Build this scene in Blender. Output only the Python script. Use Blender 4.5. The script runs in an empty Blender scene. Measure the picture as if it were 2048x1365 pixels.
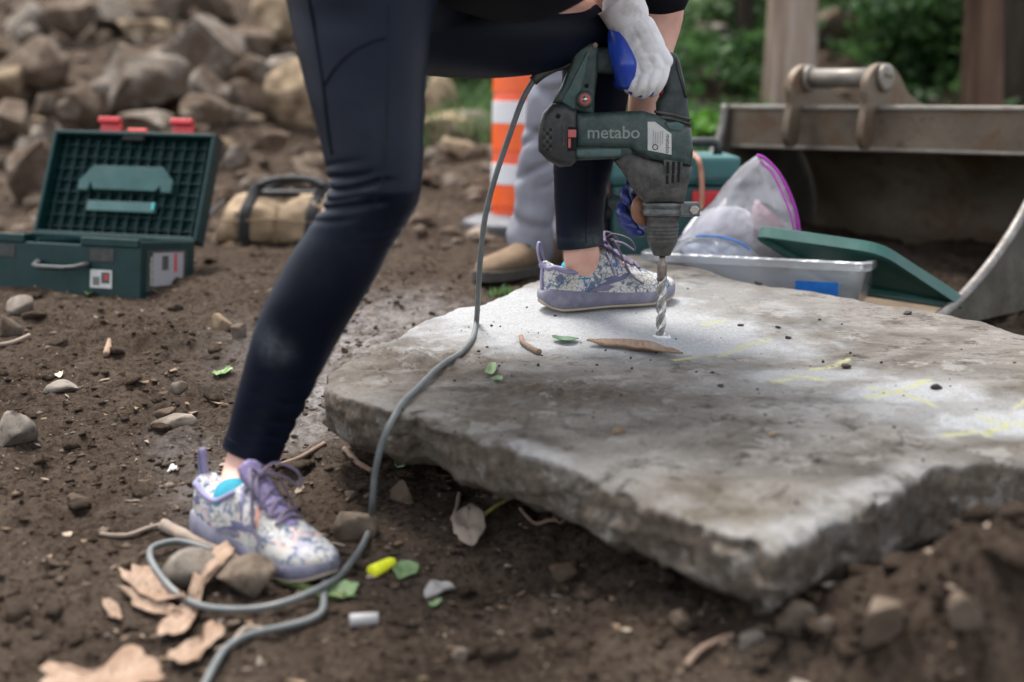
import bpy, bmesh, math, random
import numpy as np
from mathutils import Vector, Matrix
random.seed(7)
rng = np.random.default_rng(7)
S = bpy.context.scene
C = S.collection
R = math.radians

# ------------------------------------------------------------------ camera
CAM_H = 0.69
PITCH = R(10.0)
FPX = 50.0 / 36.0 * 2048.0
cd = bpy.data.cameras.new('camera')
cam = bpy.data.objects.new('camera', cd)
C.objects.link(cam)
cam.location = (0, 0, CAM_H)
cam.rotation_euler = (R(90) - PITCH, 0, 0)
cd.lens = 50.0
cd.sensor_width = 36.0
cd.clip_start = 0.05
cd.clip_end = 500.0
cd.dof.use_dof = True
cd.dof.focus_distance = 2.60
cd.dof.aperture_fstop = 1.65
cd.dof.aperture_blades = 9
S.camera = cam

# ------------------------------------------------------------------ world, sun, exposure
w = bpy.data.worlds.new('World')
S.world = w
w.use_nodes = True
nt = w.node_tree
nt.nodes.clear()
sky = nt.nodes.new('ShaderNodeTexSky')
sky.sky_type = 'NISHITA'
sky.sun_disc = False
SUN_EL, SUN_AZ = 70.0, -35.0
sky.sun_elevation = R(SUN_EL)
sky.sun_rotation = R(SUN_AZ)
sky.air_density = 1.0
sky.dust_density = 1.5
sky.ozone_density = 1.0
hs = nt.nodes.new('ShaderNodeHueSaturation')
hs.inputs['Saturation'].default_value = 0.28
bg = nt.nodes.new('ShaderNodeBackground')
bg.inputs['Strength'].default_value = 0.085
wo = nt.nodes.new('ShaderNodeOutputWorld')
nt.links.new(sky.outputs[0], hs.inputs['Color'])
nt.links.new(hs.outputs[0], bg.inputs['Color'])
nt.links.new(bg.outputs[0], wo.inputs['Surface'])
sd = bpy.data.lights.new('sun', 'SUN')
sd.energy = 1.5
sd.angle = R(22)
sd.color = (1.0, 0.96, 0.9)
sun = bpy.data.objects.new('sun', sd)
C.objects.link(sun)
# direction towards the sun, sky rotation measured from +Y towards +X
sv = Vector((math.sin(R(SUN_AZ)) * math.cos(R(SUN_EL)), math.cos(R(SUN_AZ)) * math.cos(R(SUN_EL)), math.sin(R(SUN_EL))))
sun.rotation_euler = sv.to_track_quat('Z', 'Y').to_euler()
sun.location = sv * 20
S.view_settings.view_transform = 'Standard'
S.view_settings.look = 'None'
S.view_settings.gamma = 1.0
S.view_settings.exposure = 2.35
S.view_settings.use_curve_mapping = False
S.render.engine = 'CYCLES'
S.cycles.use_denoising = True
S.cycles.max_bounces = 8
S.cycles.transparent_max_bounces = 16

# ------------------------------------------------------------------ pixel -> place
CT, ST = math.cos(PITCH), math.sin(PITCH)
def ray(px, py):
    u = (px - 1024.0) / FPX
    v = (682.5 - py) / FPX
    return np.array([u, CT + v * ST, -ST + v * CT])
ORG = np.array([0.0, 0.0, CAM_H])
def AY(px, py, Y):
    d = ray(px, py)
    return ORG + d * (Y / d[1])
def AZ(px, py, z):
    d = ray(px, py)
    return ORG + d * ((z - CAM_H) / d[2])

# ------------------------------------------------------------------ noise
_perm = np.random.default_rng(3).permutation(256)
_perm = np.concatenate([_perm, _perm, _perm])
_grad = np.random.default_rng(4).normal(size=(256, 3))
_grad /= np.linalg.norm(_grad, axis=1)[:, None]
def pnoise(P):
    P = np.asarray(P, float)
    i = np.floor(P).astype(int)
    f = P - i
    u = f * f * f * (f * (f * 6 - 15) + 10)
    i &= 255
    out = 0
    for dx in (0, 1):
        for dy in (0, 1):
            for dz in (0, 1):
                h = _perm[_perm[_perm[i[:, 0] + dx] + i[:, 1] + dy] + i[:, 2] + dz]
                g = _grad[h]
                d = (g[:, 0] * (f[:, 0] - dx) + g[:, 1] * (f[:, 1] - dy) + g[:, 2] * (f[:, 2] - dz))
                wgt = (u[:, 0] if dx else 1 - u[:, 0]) * (u[:, 1] if dy else 1 - u[:, 1]) * (u[:, 2] if dz else 1 - u[:, 2])
                out = out + d * wgt
    return out
def fbm(P, octaves=4, gain=0.5):
    P = np.asarray(P, float)
    a, o, s = 1.0, 0.0, 1.0
    for k in range(octaves):
        o = o + a * pnoise(P * s + 17.3 * k)
        a *= gain
        s *= 2.03
    return o

# ------------------------------------------------------------------ mesh helpers
class MB:
    def __init__(self):
        self.V, self.F, self.n = [], [], 0
    def add(self, vf):
        V, F = vf
        V = np.asarray(V, float)
        self.V.append(V)
        self.F.extend([tuple(int(i) + self.n for i in f) for f in F])
        self.n += len(V)
        return self
    def get(self):
        return np.concatenate(self.V), self.F
OFF = {}
def thing(name, label, cat, loc=(0, 0, 0), group=None, mat=None):
    o = bpy.data.objects.new(name, None)
    o.empty_display_size = 0.05
    C.objects.link(o)
    if mat is not None:
        o.matrix_world = mat
        OFF[o] = np.zeros(3)
    else:
        o.location = loc
        OFF[o] = np.array(loc, float)
    o['label'] = label
    o['category'] = cat
    if group:
        o['group'] = group
    return o
def tag(o, label=None, cat=None, group=None, kind=None):
    if label: o['label'] = label
    if cat: o['category'] = cat
    if group: o['group'] = group
    if kind: o['kind'] = kind
    return o
def obj(name, vf, mat, parent=None, smooth=True, bevel=0, seg=2, origin=None, sub=0, local=False):
    if isinstance(vf, MB):
        vf = vf.get()
    V, F = vf
    V = np.asarray(V, float)
    if parent is not None:
        off = OFF[parent]
        if local:
            off = np.zeros(3)
    elif origin is not None:
        off = np.array(origin, float)
    else:
        off = V.mean(axis=0)
        off[2] = V[:, 2].min()
    me = bpy.data.meshes.new(name)
    if isinstance(F, np.ndarray):
        k = F.shape[1]
        me.vertices.add(len(V))
        me.vertices.foreach_set('co', (V - off).astype(np.float32).ravel())
        me.loops.add(F.size)
        me.loops.foreach_set('vertex_index', F.astype(np.int32).ravel())
        me.polygons.add(len(F))
        me.polygons.foreach_set('loop_start', np.arange(0, F.size, k, dtype=np.int32))
        me.polygons.foreach_set('loop_total', np.full(len(F), k, dtype=np.int32))
        me.update(calc_edges=True)
        me.validate()
    else:
        me.from_pydata((V - off).tolist(), [], F)
        me.update()
    if smooth:
        me.polygons.foreach_set('use_smooth', [True] * len(me.polygons))
    o = bpy.data.objects.new(name, me)
    C.objects.link(o)
    if mat is not None:
        me.materials.append(mat)
    if parent is not None:
        o.parent = parent
        OFF[o] = off
    else:
        o.location = off
        OFF[o] = off
    if bevel:
        b = o.modifiers.new('bevel', 'BEVEL')
        b.width = bevel
        b.segments = seg
        b.limit_method = 'ANGLE'
        b.angle_limit = R(35)
    if sub:
        s = o.modifiers.new('sub', 'SUBSURF')
        s.levels = sub
        s.render_levels = sub
    return o
def fix_normals(o):
    bm = bmesh.new()
    bm.from_mesh(o.data)
    bmesh.ops.recalc_face_normals(bm, faces=bm.faces)
    bm.to_mesh(o.data)
    bm.free()
    return o
def cat(points, n=8, closed=False):
    P = np.asarray(points, float)
    m = len(P)
    out = []
    for i in range(m if closed else m - 1):
        if closed:
            p0, p1, p2, p3 = P[(i - 1) % m], P[i], P[(i + 1) % m], P[(i + 2) % m]
        else:
            p0, p1, p2, p3 = P[max(i - 1, 0)], P[i], P[i + 1], P[min(i + 2, m - 1)]
        for k in range(n):
            t = k / n
            out.append(0.5 * ((2 * p1) + (-p0 + p2) * t + (2 * p0 - 5 * p1 + 4 * p2 - p3) * t * t + (-p0 + 3 * p1 - 3 * p2 + p3) * t ** 3))
    if not closed:
        out.append(P[-1])
    return np.array(out)
def loft(rings, cap=True, closed=False):
    n = len(rings[0])
    V = np.concatenate(rings)
    F = []
    m = len(rings)
    for i in range(m if closed else m - 1):
        j = (i + 1) % m
        for k in range(n):
            l = (k + 1) % n
            F.append((i * n + k, i * n + l, j * n + l, j * n + k))
    if cap and not closed:
        F.append(tuple(range(n - 1, -1, -1)))
        F.append(tuple((m - 1) * n + k for k in range(n)))
    return V, F
def tube(path, r, n=10, cap=True, flat=1.0, up=None):
    P = np.asarray(path, float)
    m = len(P)
    rr = np.interp(np.linspace(0, 1, m), np.linspace(0, 1, len(r)), r) if hasattr(r, '__len__') else np.full(m, r)
    T = np.gradient(P, axis=0)
    T /= np.linalg.norm(T, axis=1)[:, None] + 1e-12
    a = np.array([0, 0, 1.0]) if up is None else np.asarray(up, float)
    if abs(T[0] @ a) > 0.95:
        a = np.array([1.0, 0, 0])
    N = np.cross(T[0], a)
    N /= np.linalg.norm(N)
    rings = []
    for i in range(m):
        N = N - T[i] * (N @ T[i])
        N /= np.linalg.norm(N) + 1e-12
        B = np.cross(T[i], N)
        ph = np.linspace(0, 2 * np.pi, n, endpoint=False)
        rings.append(P[i] + rr[i] * (np.cos(ph)[:, None] * N + flat * np.sin(ph)[:, None] * B))
    return loft(rings, cap)
def limb(path, r, n=16, dens=8):
    """closed tapered limb with rounded ends"""
    P = cat(path, dens)
    rr = np.interp(np.linspace(0, 1, len(P)), np.linspace(0, 1, len(r)), r)
    d0 = P[0] - P[1]; d0 /= np.linalg.norm(d0)
    d1 = P[-1] - P[-2]; d1 /= np.linalg.norm(d1)
    pre, pr, post, qr = [], [], [], []
    for k in (0.98, 0.85, 0.6, 0.3):
        pre.append(P[0] + d0 * rr[0] * k); pr.append(rr[0] * math.sqrt(1 - k * k))
    for k in (0.3, 0.6, 0.85, 0.98):
        post.append(P[-1] + d1 * rr[-1] * k); qr.append(rr[-1] * math.sqrt(1 - k * k))
    P = np.concatenate([pre, P, post])
    rr = np.concatenate([pr, rr, qr])
    return tube_r(P, rr, n)
def tube_r(P, rr, n=16):
    m = len(P)
    T = np.gradient(P, axis=0)
    T /= np.linalg.norm(T, axis=1)[:, None] + 1e-12
    a = np.array([0.13, 1.0, 0.1])
    N = np.cross(T[0], a); N /= np.linalg.norm(N)
    ph = np.linspace(0, 2 * np.pi, n, endpoint=False)
    rings = []
    for i in range(m):
        N = N - T[i] * (N @ T[i]); N /= np.linalg.norm(N) + 1e-12
        B = np.cross(T[i], N)
        rings.append(P[i] + rr[i] * (np.cos(ph)[:, None] * N + np.sin(ph)[:, None] * B))
    return loft(rings)
def lathe(profile, origin, axis=(0, 0, 1), n=32):
    ax = Vector(axis).normalized()
    q = Vector((0, 0, 1)).rotation_difference(ax).to_matrix()
    Q = np.array(q)
    ph = np.linspace(0, 2 * np.pi, n, endpoint=False)
    rings = []
    for r, z in profile:
        L = np.stack([r * np.cos(ph), r * np.sin(ph), np.full(n, z)], 1)
        rings.append(L @ Q.T + np.asarray(origin, float))
    return loft(rings)
def boxm(c, s, M=None):
    c = np.asarray(c, float); s = np.asarray(s, float) / 2
    V = np.array([[x, y, z] for x in (-1, 1) for y in (-1, 1) for z in (-1, 1)]) * s + c
    if M is not None:
        V = V @ np.array(M.to_3x3()).T + np.array(M.translation)
    F = [(0, 1, 3, 2), (4, 6, 7, 5), (0, 4, 5, 1), (2, 3, 7, 6), (0, 2, 6, 4), (1, 5, 7, 3)]
    return V, F
def inset2(P, d):
    P = np.asarray(P, float)
    area = 0.5 * np.sum(P[:, 0] * np.roll(P[:, 1], -1) - np.roll(P[:, 0], -1) * P[:, 1])
    s = 1.0 if area > 0 else -1.0
    a = P - np.roll(P, 1, axis=0)
    b = np.roll(P, -1, axis=0) - P
    a /= np.linalg.norm(a, axis=1)[:, None] + 1e-12
    b /= np.linalg.norm(b, axis=1)[:, None] + 1e-12
    na = np.stack([-a[:, 1], a[:, 0]], 1) * s
    nb = np.stack([-b[:, 1], b[:, 0]], 1) * s
    m = na + nb
    m /= np.linalg.norm(m, axis=1)[:, None] + 1e-12
    c = np.clip(np.sum(m * na, axis=1), 0.5, 1)
    return P + m * (d / c)[:, None]
def pillow(P, half, rad, place, steps=4, back=None):
    """solid with outline P (2d) and rounded rims; place(p2, depth) -> xyz"""
    P = np.asarray(P, float)
    back = half if back is None else back
    rings = []
    for k in range(steps + 1):
        a = (math.pi / 2) * k / steps
        rings.append((rad * (1 - math.sin(a)), -half + rad * (1 - math.cos(a))))
    lay = [(d, z) for d, z in rings]
    for k in range(steps, -1, -1):
        a = (math.pi / 2) * k / steps
        lay.append((rad * (1 - math.sin(a)), back - rad * (1 - math.cos(a))))
    R3 = [np.array([place(p, z) for p in inset2(P, d)]) for d, z in lay]
    return loft(R3)
def world_text(txt, mat, parent, width, M, extrude=0.0004, offset=0.0, name='lettering'):
    cu = bpy.data.curves.new('txt', 'FONT')
    cu.body = txt
    cu.size = 1.0
    cu.offset = offset
    t = bpy.data.objects.new('txt', cu)
    C.objects.link(t)
    bpy.context.view_layer.update()
    dg = bpy.context.evaluated_depsgraph_get()
    me = bpy.data.meshes.new_from_object(t.evaluated_get(dg))
    bpy.data.objects.remove(t)
    V = np.array([v.co for v in me.vertices])
    F = [tuple(p.vertices) for p in me.polygons]
    V[:, :2] -= V[:, :2].min(axis=0)
    sc = width / V[:, 0].max()
    V *= sc
    m = len(V)
    # give the letters a little body
    V2 = np.concatenate([V + [0, 0, extrude], V])
    ed = {}
    for f in F:
        for a, b in zip(f, f[1:] + f[:1]):
            ed[(a, b)] = ed.get((a, b), 0) + 1
    side = [(a, b) for (a, b) in ed if (b, a) not in ed]
    F2 = list(F) + [(b, a, a + m, b + m) for a, b in side]
    V2 = V2 @ np.array(M.to_3x3()).T + np.array(M.translation)
    return obj(name, (V2, F2), mat, parent, smooth=False, local=(parent is not None and OFF[parent].sum() == 0))

# ------------------------------------------------------------------ materials
def mat(name, base=(0.5, 0.5, 0.5), rough=0.6, metal=0.0, spec=0.5):
    m = bpy.data.materials.new(name)
    m.use_nodes = True
    b = m.node_tree.nodes['Principled BSDF']
    b.inputs['Base Color'].default_value = (*base, 1)
    b.inputs['Roughness'].default_value = rough
    b.inputs['Metallic'].default_value = metal
    b.inputs['Specular IOR Level'].default_value = spec
    return m
class NT:
    def __init__(self, m):
        self.t = m.node_tree
        self.b = self.t.nodes['Principled BSDF']
        self.out = self.t.nodes['Material Output']
        tc = self.t.nodes.new('ShaderNodeTexCoord')
        geo = self.t.nodes.new('ShaderNodeNewGeometry')
        self.P = geo.outputs['Position']
        self.O = tc.outputs['Object']
        self.N = geo.outputs['Normal']
    def new(self, k, **kw):
        n = self.t.nodes.new(k)
        for a, b in kw.items():
            setattr(n, a, b)
        return n
    def link(self, a, b):
        self.t.links.new(a, b)
    def noise(self, scale, detail=6, rough=0.6, co=None, dist=0.0):
        n = self.new('ShaderNodeTexNoise')
        n.inputs['Scale'].default_value = scale
        n.inputs['Detail'].default_value = detail
        n.inputs['Roughness'].default_value = rough
        n.inputs['Distortion'].default_value = dist
        self.link(self.O if co is None else co, n.inputs['Vector'])
        return n.outputs['Fac']
    def voro(self, scale, feature='F1', co=None, out='Distance'):
        n = self.new('ShaderNodeTexVoronoi', feature=feature)
        n.inputs['Scale'].default_value = scale
        self.link(self.O if co is None else co, n.inputs['Vector'])
        return n.outputs[out]
    def ramp(self, fac, stops):
        n = self.new('ShaderNodeValToRGB')
        e = n.color_ramp.elements
        while len(e) > 1:
            e.remove(e[-1])
        for i, (p, c) in enumerate(stops):
            el = e[0] if i == 0 else e.new(p)
            el.position = p
            el.color = (*c, 1) if hasattr(c, '__len__') else (c, c, c, 1)
        self.link(fac, n.inputs['Fac'])
        return n.outputs['Color']
    def mix(self, fac, a, b, blend='MIX'):
        n = self.new('ShaderNodeMix', data_type='RGBA', blend_type=blend)
        for s, v in ((0, fac), (6, a), (7, b)):
            if hasattr(v, 'is_linked'):
                self.link(v, n.inputs[s])
            elif s == 0:
                n.inputs[0].default_value = v
            else:
                n.inputs[s].default_value = (*v, 1)
        return n.outputs[2]
    def math(self, op, a, b=0.0):
        n = self.new('ShaderNodeMath', operation=op)
        for s, v in ((0, a), (1, b)):
            if hasattr(v, 'is_linked'):
                self.link(v, n.inputs[s])
            else:
                n.inputs[s].default_value = v
        return n.outputs[0]
    def attr(self, name):
        n = self.new('ShaderNodeAttribute')
        n.attribute_name = name
        return n
    def color(self, c):
        self.link(c, self.b.inputs['Base Color'])
    def rough(self, c):
        self.link(c, self.b.inputs['Roughness'])
    def bump(self, h, strength=0.5, dist=0.01):
        n = self.new('ShaderNodeBump')
        n.inputs['Strength'].default_value = strength
        n.inputs['Distance'].default_value = dist
        self.link(h, n.inputs['Height'])
        self.link(n.outputs[0], self.b.inputs['Normal'])
M_ = {}
def simple(name, base, rough=0.6, metal=0.0, var=0.25, scale=40.0, dirt=None, dirt_amt=0.5, dscale=14.0, bump=0.15, bdist=0.002, spec=0.5):
    """base colour with tonal variation, blotchy dirt and a fine relief"""
    m = mat(name, base, rough, metal, spec)
    n = NT(m)
    f = n.noise(scale)
    lo = tuple(c * (1 - var) for c in base)
    hi = tuple(min(1, c * (1 + var)) for c in base)
    col = n.ramp(f, [(0.3, lo), (0.7, hi)])
    if dirt is not None:
        g = n.ramp(n.noise(dscale, 8, 0.7), [(0.52 - 0.2 * dirt_amt, 0.0), (0.72, min(1.0, dirt_amt))])
        col = n.mix(g, col, dirt)
    n.color(col)
    n.rough(n.ramp(n.noise(scale * 0.7), [(0.3, max(0, rough - 0.12)), (0.7, min(1, rough + 0.12))]))
    if bump:
        n.bump(n.noise(scale * 6, 8, 0.7), bump, bdist)
    M_[name] = m
    return m

def soil_mat(name, dusty=True):
    m = mat(name, (0.06, 0.045, 0.035), 0.95, 0, 0.04)
    n = NT(m)
    P = n.P
    big = n.noise(3.4, 10, 0.72, P)
    c = n.ramp(big, [(0.28, (0.022, 0.015, 0.011)), (0.43, (0.054, 0.038, 0.028)), (0.56, (0.092, 0.067, 0.050)), (0.70, (0.16, 0.122, 0.094))])
    fine = n.noise(55, 8, 0.75, P)
    c = n.mix(n.ramp(fine, [(0.42, 0.0), (0.72, 0.75)]), c, (0.155, 0.118, 0.090))
    c = n.mix(n.ramp(n.noise(90, 6, 0.75, P), [(0.36, 0.9), (0.5, 0.0)]), c, (0.012, 0.008, 0.006))
    v = n.voro(95, 'F1', P)
    sp = n.math('MULTIPLY', n.ramp(v, [(0.12, 1.0), (0.2, 0.0)]), n.ramp(n.noise(9, 3, 0.6, P), [(0.5, 0.0), (0.62, 0.8)]))
    c = n.mix(sp, c, (0.32, 0.26, 0.20))
    if dusty:
        a = n.attr('dust')
        d = n.math('MULTIPLY', a.outputs['Fac'], n.ramp(n.noise(38, 8, 0.75, P), [(0.36, 0.0), (0.6, 1.0)]))
        c = n.mix(d, c, (0.46, 0.43, 0.42))
    n.color(c)
    n.bump(n.noise(48, 12, 0.82, P), 1.0, 0.02)
    return m
def stone_mat(name, a, b, c3, scale=6.0, bump=0.5):
    m = mat(name, a, 0.9, 0, 0.08)
    n = NT(m)
    f = n.noise(scale, 8, 0.65, None, 0.3)
    c = n.ramp(f, [(0.3, a), (0.5, b), (0.7, c3)])
    c = n.mix(n.ramp(n.noise(scale * 7, 6, 0.7), [(0.5, 0.0), (0.68, 0.7)]), c, tuple(x * 0.35 for x in a))
    c = n.mix(n.ramp(n.noise(scale * 2.4, 8, 0.7), [(0.56, 0.0), (0.68, 0.8)]), c, tuple(min(1, x * 1.25) for x in c3))
    # soil clinging to the surface
    c = n.mix(n.ramp(n.noise(scale * 1.3, 6, 0.6, n.P), [(0.42, 0.0), (0.60, 0.9)]), c, (0.070, 0.047, 0.032))
    n.color(c)
    n.bump(n.noise(scale * 9, 10, 0.75), bump, 0.01)
    return m
M_soil = soil_mat('soil')
M_clod = soil_mat('soil_clod', False)
M_rock_grey = stone_mat('rock_grey', (0.085, 0.070, 0.056), (0.17, 0.146, 0.122), (0.29, 0.262, 0.232))
M_rock_tan = stone_mat('rock_tan', (0.16, 0.115, 0.072), (0.29, 0.22, 0.145), (0.40, 0.32, 0.23))
M_rock_brown = stone_mat('rock_brown', (0.065, 0.048, 0.036), (0.135, 0.105, 0.080), (0.225, 0.182, 0.147))
M_rock_pale = stone_mat('rock_pale', (0.13, 0.108, 0.088), (0.22, 0.19, 0.16), (0.33, 0.30, 0.26))
ROCKS = {'g': M_rock_grey, 't': M_rock_tan, 'b': M_rock_brown, 'p': M_rock_pale}
# ------------------------------------------------------------------ terrain
_ys = np.linspace(-60, 120, 18001)
_sl = np.interp(_ys, [-60, 0.3, 1.0, 3.2, 3.5, 4.3, 5.0, 7.5, 10, 14, 30, 120], [0, 0, 0.17, 0.17, 0.03, 0.05, 0.27, 0.30, 0.25, 0.12, 0.03, 0.0])
_zz = np.cumsum(_sl) * (_ys[1] - _ys[0])
_zz -= np.interp(1.95, _ys, _zz)
def smooth01(t):
    t = np.clip(t, 0, 1)
    return t * t * (3 - 2 * t)
def ground_h(x, y, detail=True):
    x = np.atleast_1d(np.asarray(x, float)); y = np.atleast_1d(np.asarray(y, float))
    z = np.interp(y, _ys, _zz)
    z43 = np.interp(4.3, _ys, _zz)
    right = smooth01((x - 0.3) / 1.6)
    ex = np.maximum(z - z43, 0)
    z = z - ex * right * 0.45 * smooth01((9 - y) / 5)
    # soil banked against the slab at the right
    z = z + 0.085 * np.exp(-((x - 0.55) / 0.33) ** 2 - ((y - 1.75) / 0.25) ** 2)
    z = z + 0.11 * np.exp(-((x - 0.86) / 0.24) ** 2 - ((y - 1.66) / 0.20) ** 2) + 0.095 * np.exp(-((x - 0.56) / 0.17) ** 2 - ((y - 1.585) / 0.085) ** 2)
    z = z - 0.03 * np.exp(-((x + 0.02) / 0.22) ** 2 - ((y - 1.98) / 0.10) ** 2)
    z = z - 0.075 * np.exp(-((x - 1.05) / 0.38) ** 2 - ((y - 3.15) / 0.42) ** 2)
    z = z + 0.085 * np.exp(-((x - 0.60) / 0.17) ** 2 - ((y - 1.655) / 0.085) ** 2)
    # heap in front of the tool case
    z = z + 0.030 * np.exp(-((x + 0.80) / 0.10) ** 2 - ((y - 2.98) / 0.07) ** 2)
    if detail:
        P = np.stack([x, y, np.zeros_like(x)], 1)
        far = smooth01((y - 3.6) / 2.0)
        flat = 1 - 0.75 * np.exp(-((x + 0.38) / 0.2) ** 2 - ((y - 2.08) / 0.16) ** 2)
        flat = flat * (1 - 0.6 * np.exp(-((x + 1.0) / 0.3) ** 2 - ((y - 3.35) / 0.25) ** 2))
        z = z + flat * (0.020 * fbm(P * 3.1, 3) + 0.024 * fbm(P * 9.0 + 5, 4, 0.62) + 0.013 * np.abs(fbm(P * 27.0 + 9, 3, 0.65)))
        z = z + far * (0.10 * fbm(P * 1.3 + 31, 4, 0.55))
    # trodden soil under the near shoe, hollow below the bucket
    wf = 0.9 * np.exp(-((x + 0.37) / 0.19) ** 4 - ((y - 2.07) / 0.17) ** 4)
    z = z * (1 - wf) + wf * (0.008 + 0.05 * (y - 2.05))
    return z
def gh(x, y):
    return float(ground_h(x, y)[0])
def GP(px, py, lift=0.0):
    """point of the ground seen at a pixel"""
    d = ray(px, py)
    t = np.linspace(0.8, 40, 6000)
    X = d[0] * t; Y = d[1] * t; Z = CAM_H + d[2] * t
    hit = np.nonzero(Z < ground_h(X, Y, False))[0]
    i = hit[0] if len(hit) else -1
    x, y = X[i], Y[i]
    return np.array([x, y, gh(x, y) + lift])
def axis_pts(lo, a, b, hi, fine, growth=1.12):
    mid = list(np.arange(a, b, fine))
    up, s, p = [], fine, b
    while p < hi:
        up.append(p); s = min(s * growth, 4.0); p += s
    up.append(hi)
    dn, s, p = [], fine, a
    while p > lo:
        s = min(s * growth, 4.0); p -= s; dn.append(p)
    return np.array(sorted(set(dn + mid + up)))
gx = axis_pts(-60, -1.5, 1.3, 60, 0.0085, 1.06)
gy = axis_pts(-8, 1.35, 3.7, 90, 0.0085, 1.035)
XX, YY = np.meshgrid(gx, gy)
GZ = ground_h(XX.ravel(), YY.ravel())
GV = np.stack([XX.ravel(), YY.ravel(), GZ], 1)
nx, ny = len(gx), len(gy)
ii = np.arange((ny - 1) * (nx - 1))
r0 = (ii // (nx - 1)) * nx + ii % (nx - 1)
GF = np.stack([r0, r0 + 1, r0 + nx + 1, r0 + nx], 1)
ground = obj('ground', (GV, GF), M_soil, origin=(0, 0, 0))
tag(ground, 'dark brown churned soil with stones and litter', kind='structure')
def dust_at(x, y):
    d = np.zeros_like(x)
    for px, py, r, a in ((640, 800, 0.10, 1.0), (690, 690, 0.14, 0.8), (770, 640, 0.13, 0.7), (600, 860, 0.07, 0.8), (840, 620, 0.10, 0.6), (420, 980, 0.08, 0.35), (360, 900, 0.06, 0.3), (560, 700, 0.14, 0.35)):
        p = GP(px, py)
        d = np.maximum(d, a * np.exp(-(((x - p[0]) / r) ** 2 + ((y - p[1]) / (r * 1.3)) ** 2)))
    return d
at = ground.data.attributes.new('dust', 'FLOAT', 'POINT')
at.data.foreach_set('value', dust_at(GV[:, 0], GV[:, 1]).astype(np.float32))

# ------------------------------------------------------------------ the slab
SL_A, SL_B = 0.150, 0.109
def slab_z(y):
    return SL_A + SL_B * (y - 1.65)
def SP(px, py, lift=0.0):
    d = ray(px, py)
    t = (SL_A - SL_B * 1.65 + lift - CAM_H) / (d[2] - SL_B * d[1])
    return ORG + d * t
outl = [(656, 756), (700, 716), (742, 700), (800, 668), (852, 640), (905, 614), (962, 606), (1010, 584), (1062, 564), (1120, 543), (1190, 520), (1262, 507), (1335, 513), (1400, 534), (1500, 563), (1600, 578), (1680, 590), (1750, 603), (1830, 615), (1900, 626), (1980, 643), (2052, 664)]
outl2 = [(2060, 918), (1990, 922), (1930, 920), (1880, 922), (1830, 936), (1740, 996), (1640, 1046), (1560, 1090), (1538, 1096), (1470, 1068), (1344, 1012), (1260, 972), (1191, 944), (1087, 914), (1019, 890), (933, 860), (881, 838), (838, 820), (795, 822), (709, 792)]
pts = [SP(*p)[:2] for p in outl] + [np.array([1.02, 2.45]), np.array([1.12, 2.25]), np.array([1.08, 2.0]), np.array([0.95, 1.90])] + [SP(*p)[:2] for p in outl2]
pts = np.array(pts)
SO = cat(pts, 10, True)
seglen = np.linalg.norm(np.roll(SO, -1, 0) - SO, axis=1)
cum = np.concatenate([[0], np.cumsum(seglen)])
NA = 760
tt = np.linspace(0, cum[-1], NA, endpoint=False)
SOx = np.interp(tt, cum, np.append(SO[:, 0], SO[0, 0]))
SOy = np.interp(tt, cum, np.append(SO[:, 1], SO[0, 1]))
SO = np.stack([SOx, SOy], 1)
tang = np.roll(SO, -1, 0) - np.roll(SO, 1, 0)
nrm = np.stack([tang[:, 1], -tang[:, 0]], 1)
nrm /= np.linalg.norm(nrm, axis=1)[:, None]
cen = np.array([0.42, 2.28])
if np.mean(np.sum(nrm * (SO - cen), 1)) < 0:
    nrm = -nrm
P3 = np.concatenate([SO, np.zeros((NA, 1))], 1)
jag = 0.008 * fbm(P3 * 14, 3) + 0.005 * fbm(P3 * 45 + 3, 3, 0.6)
SO = SO + nrm * jag[:, None]
def slab_relief(x, y):
    P = np.stack([x, y * 1.0, np.zeros_like(x)], 1)
    # foliation lines run along x, slightly tilted
    Q = np.stack([x * 2.2 + y * 0.5, y * 9.0 - x * 2.0, np.zeros_like(x)], 1)
    near = smooth01((2.35 - y) / 0.4)
    z = 0.006 * fbm(P * 2.5, 3) + 0.0018 * fbm(Q * 2.0 + 7, 4, 0.6) + 0.0012 * fbm(P * 30 + 3, 3)
    z = z + near * (0.011 * fbm(P * 7 + 11, 4, 0.62) + 0.005 * fbm(Q + 2, 3) - 0.012 * np.clip(fbm(P * 17 + 21, 3, 0.6) - 0.12, 0, 1) + 0.007 * np.round(1.6 * fbm(P * 4.5 + 51, 3, 0.6)))
    f = np.exp(-((x - 0.2) / 0.2) ** 2 - ((y - 2.68) / 0.16) ** 2)
    return z * (1 - 0.85 * f)
rings, edge_t = [], []
NR = 210
for k in range(NR):
    f = (k / (NR - 1)) ** 0.72
    xy = cen + (SO - cen) * (f if k else 0.002)
    d_edge = (1 - f) * np.linalg.norm(SO - cen, axis=1)
    z = slab_z(xy[:, 1]) + slab_relief(xy[:, 0], xy[:, 1])
    chip = 0.013 * np.clip(0.5 + 1.2 * fbm(P3 * 9 + 4, 3), 0.08, 1.5)
    wdt = 0.012 + 0.03 * np.clip(0.5 + fbm(P3 * 6 + 8, 3), 0, 1.5)
    z = z - chip * np.clip(1 - d_edge / wdt, 0, 1) ** 2
    rings.append(np.stack([xy[:, 0], xy[:, 1], z], 1))
    edge_t.append(d_edge)
top_n = NR
TH = 0.090 + 0.05 * smooth01((SO[:, 0] - 0.38) / 0.25) * smooth01((2.2 - SO[:, 1]) / 0.2)
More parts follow.
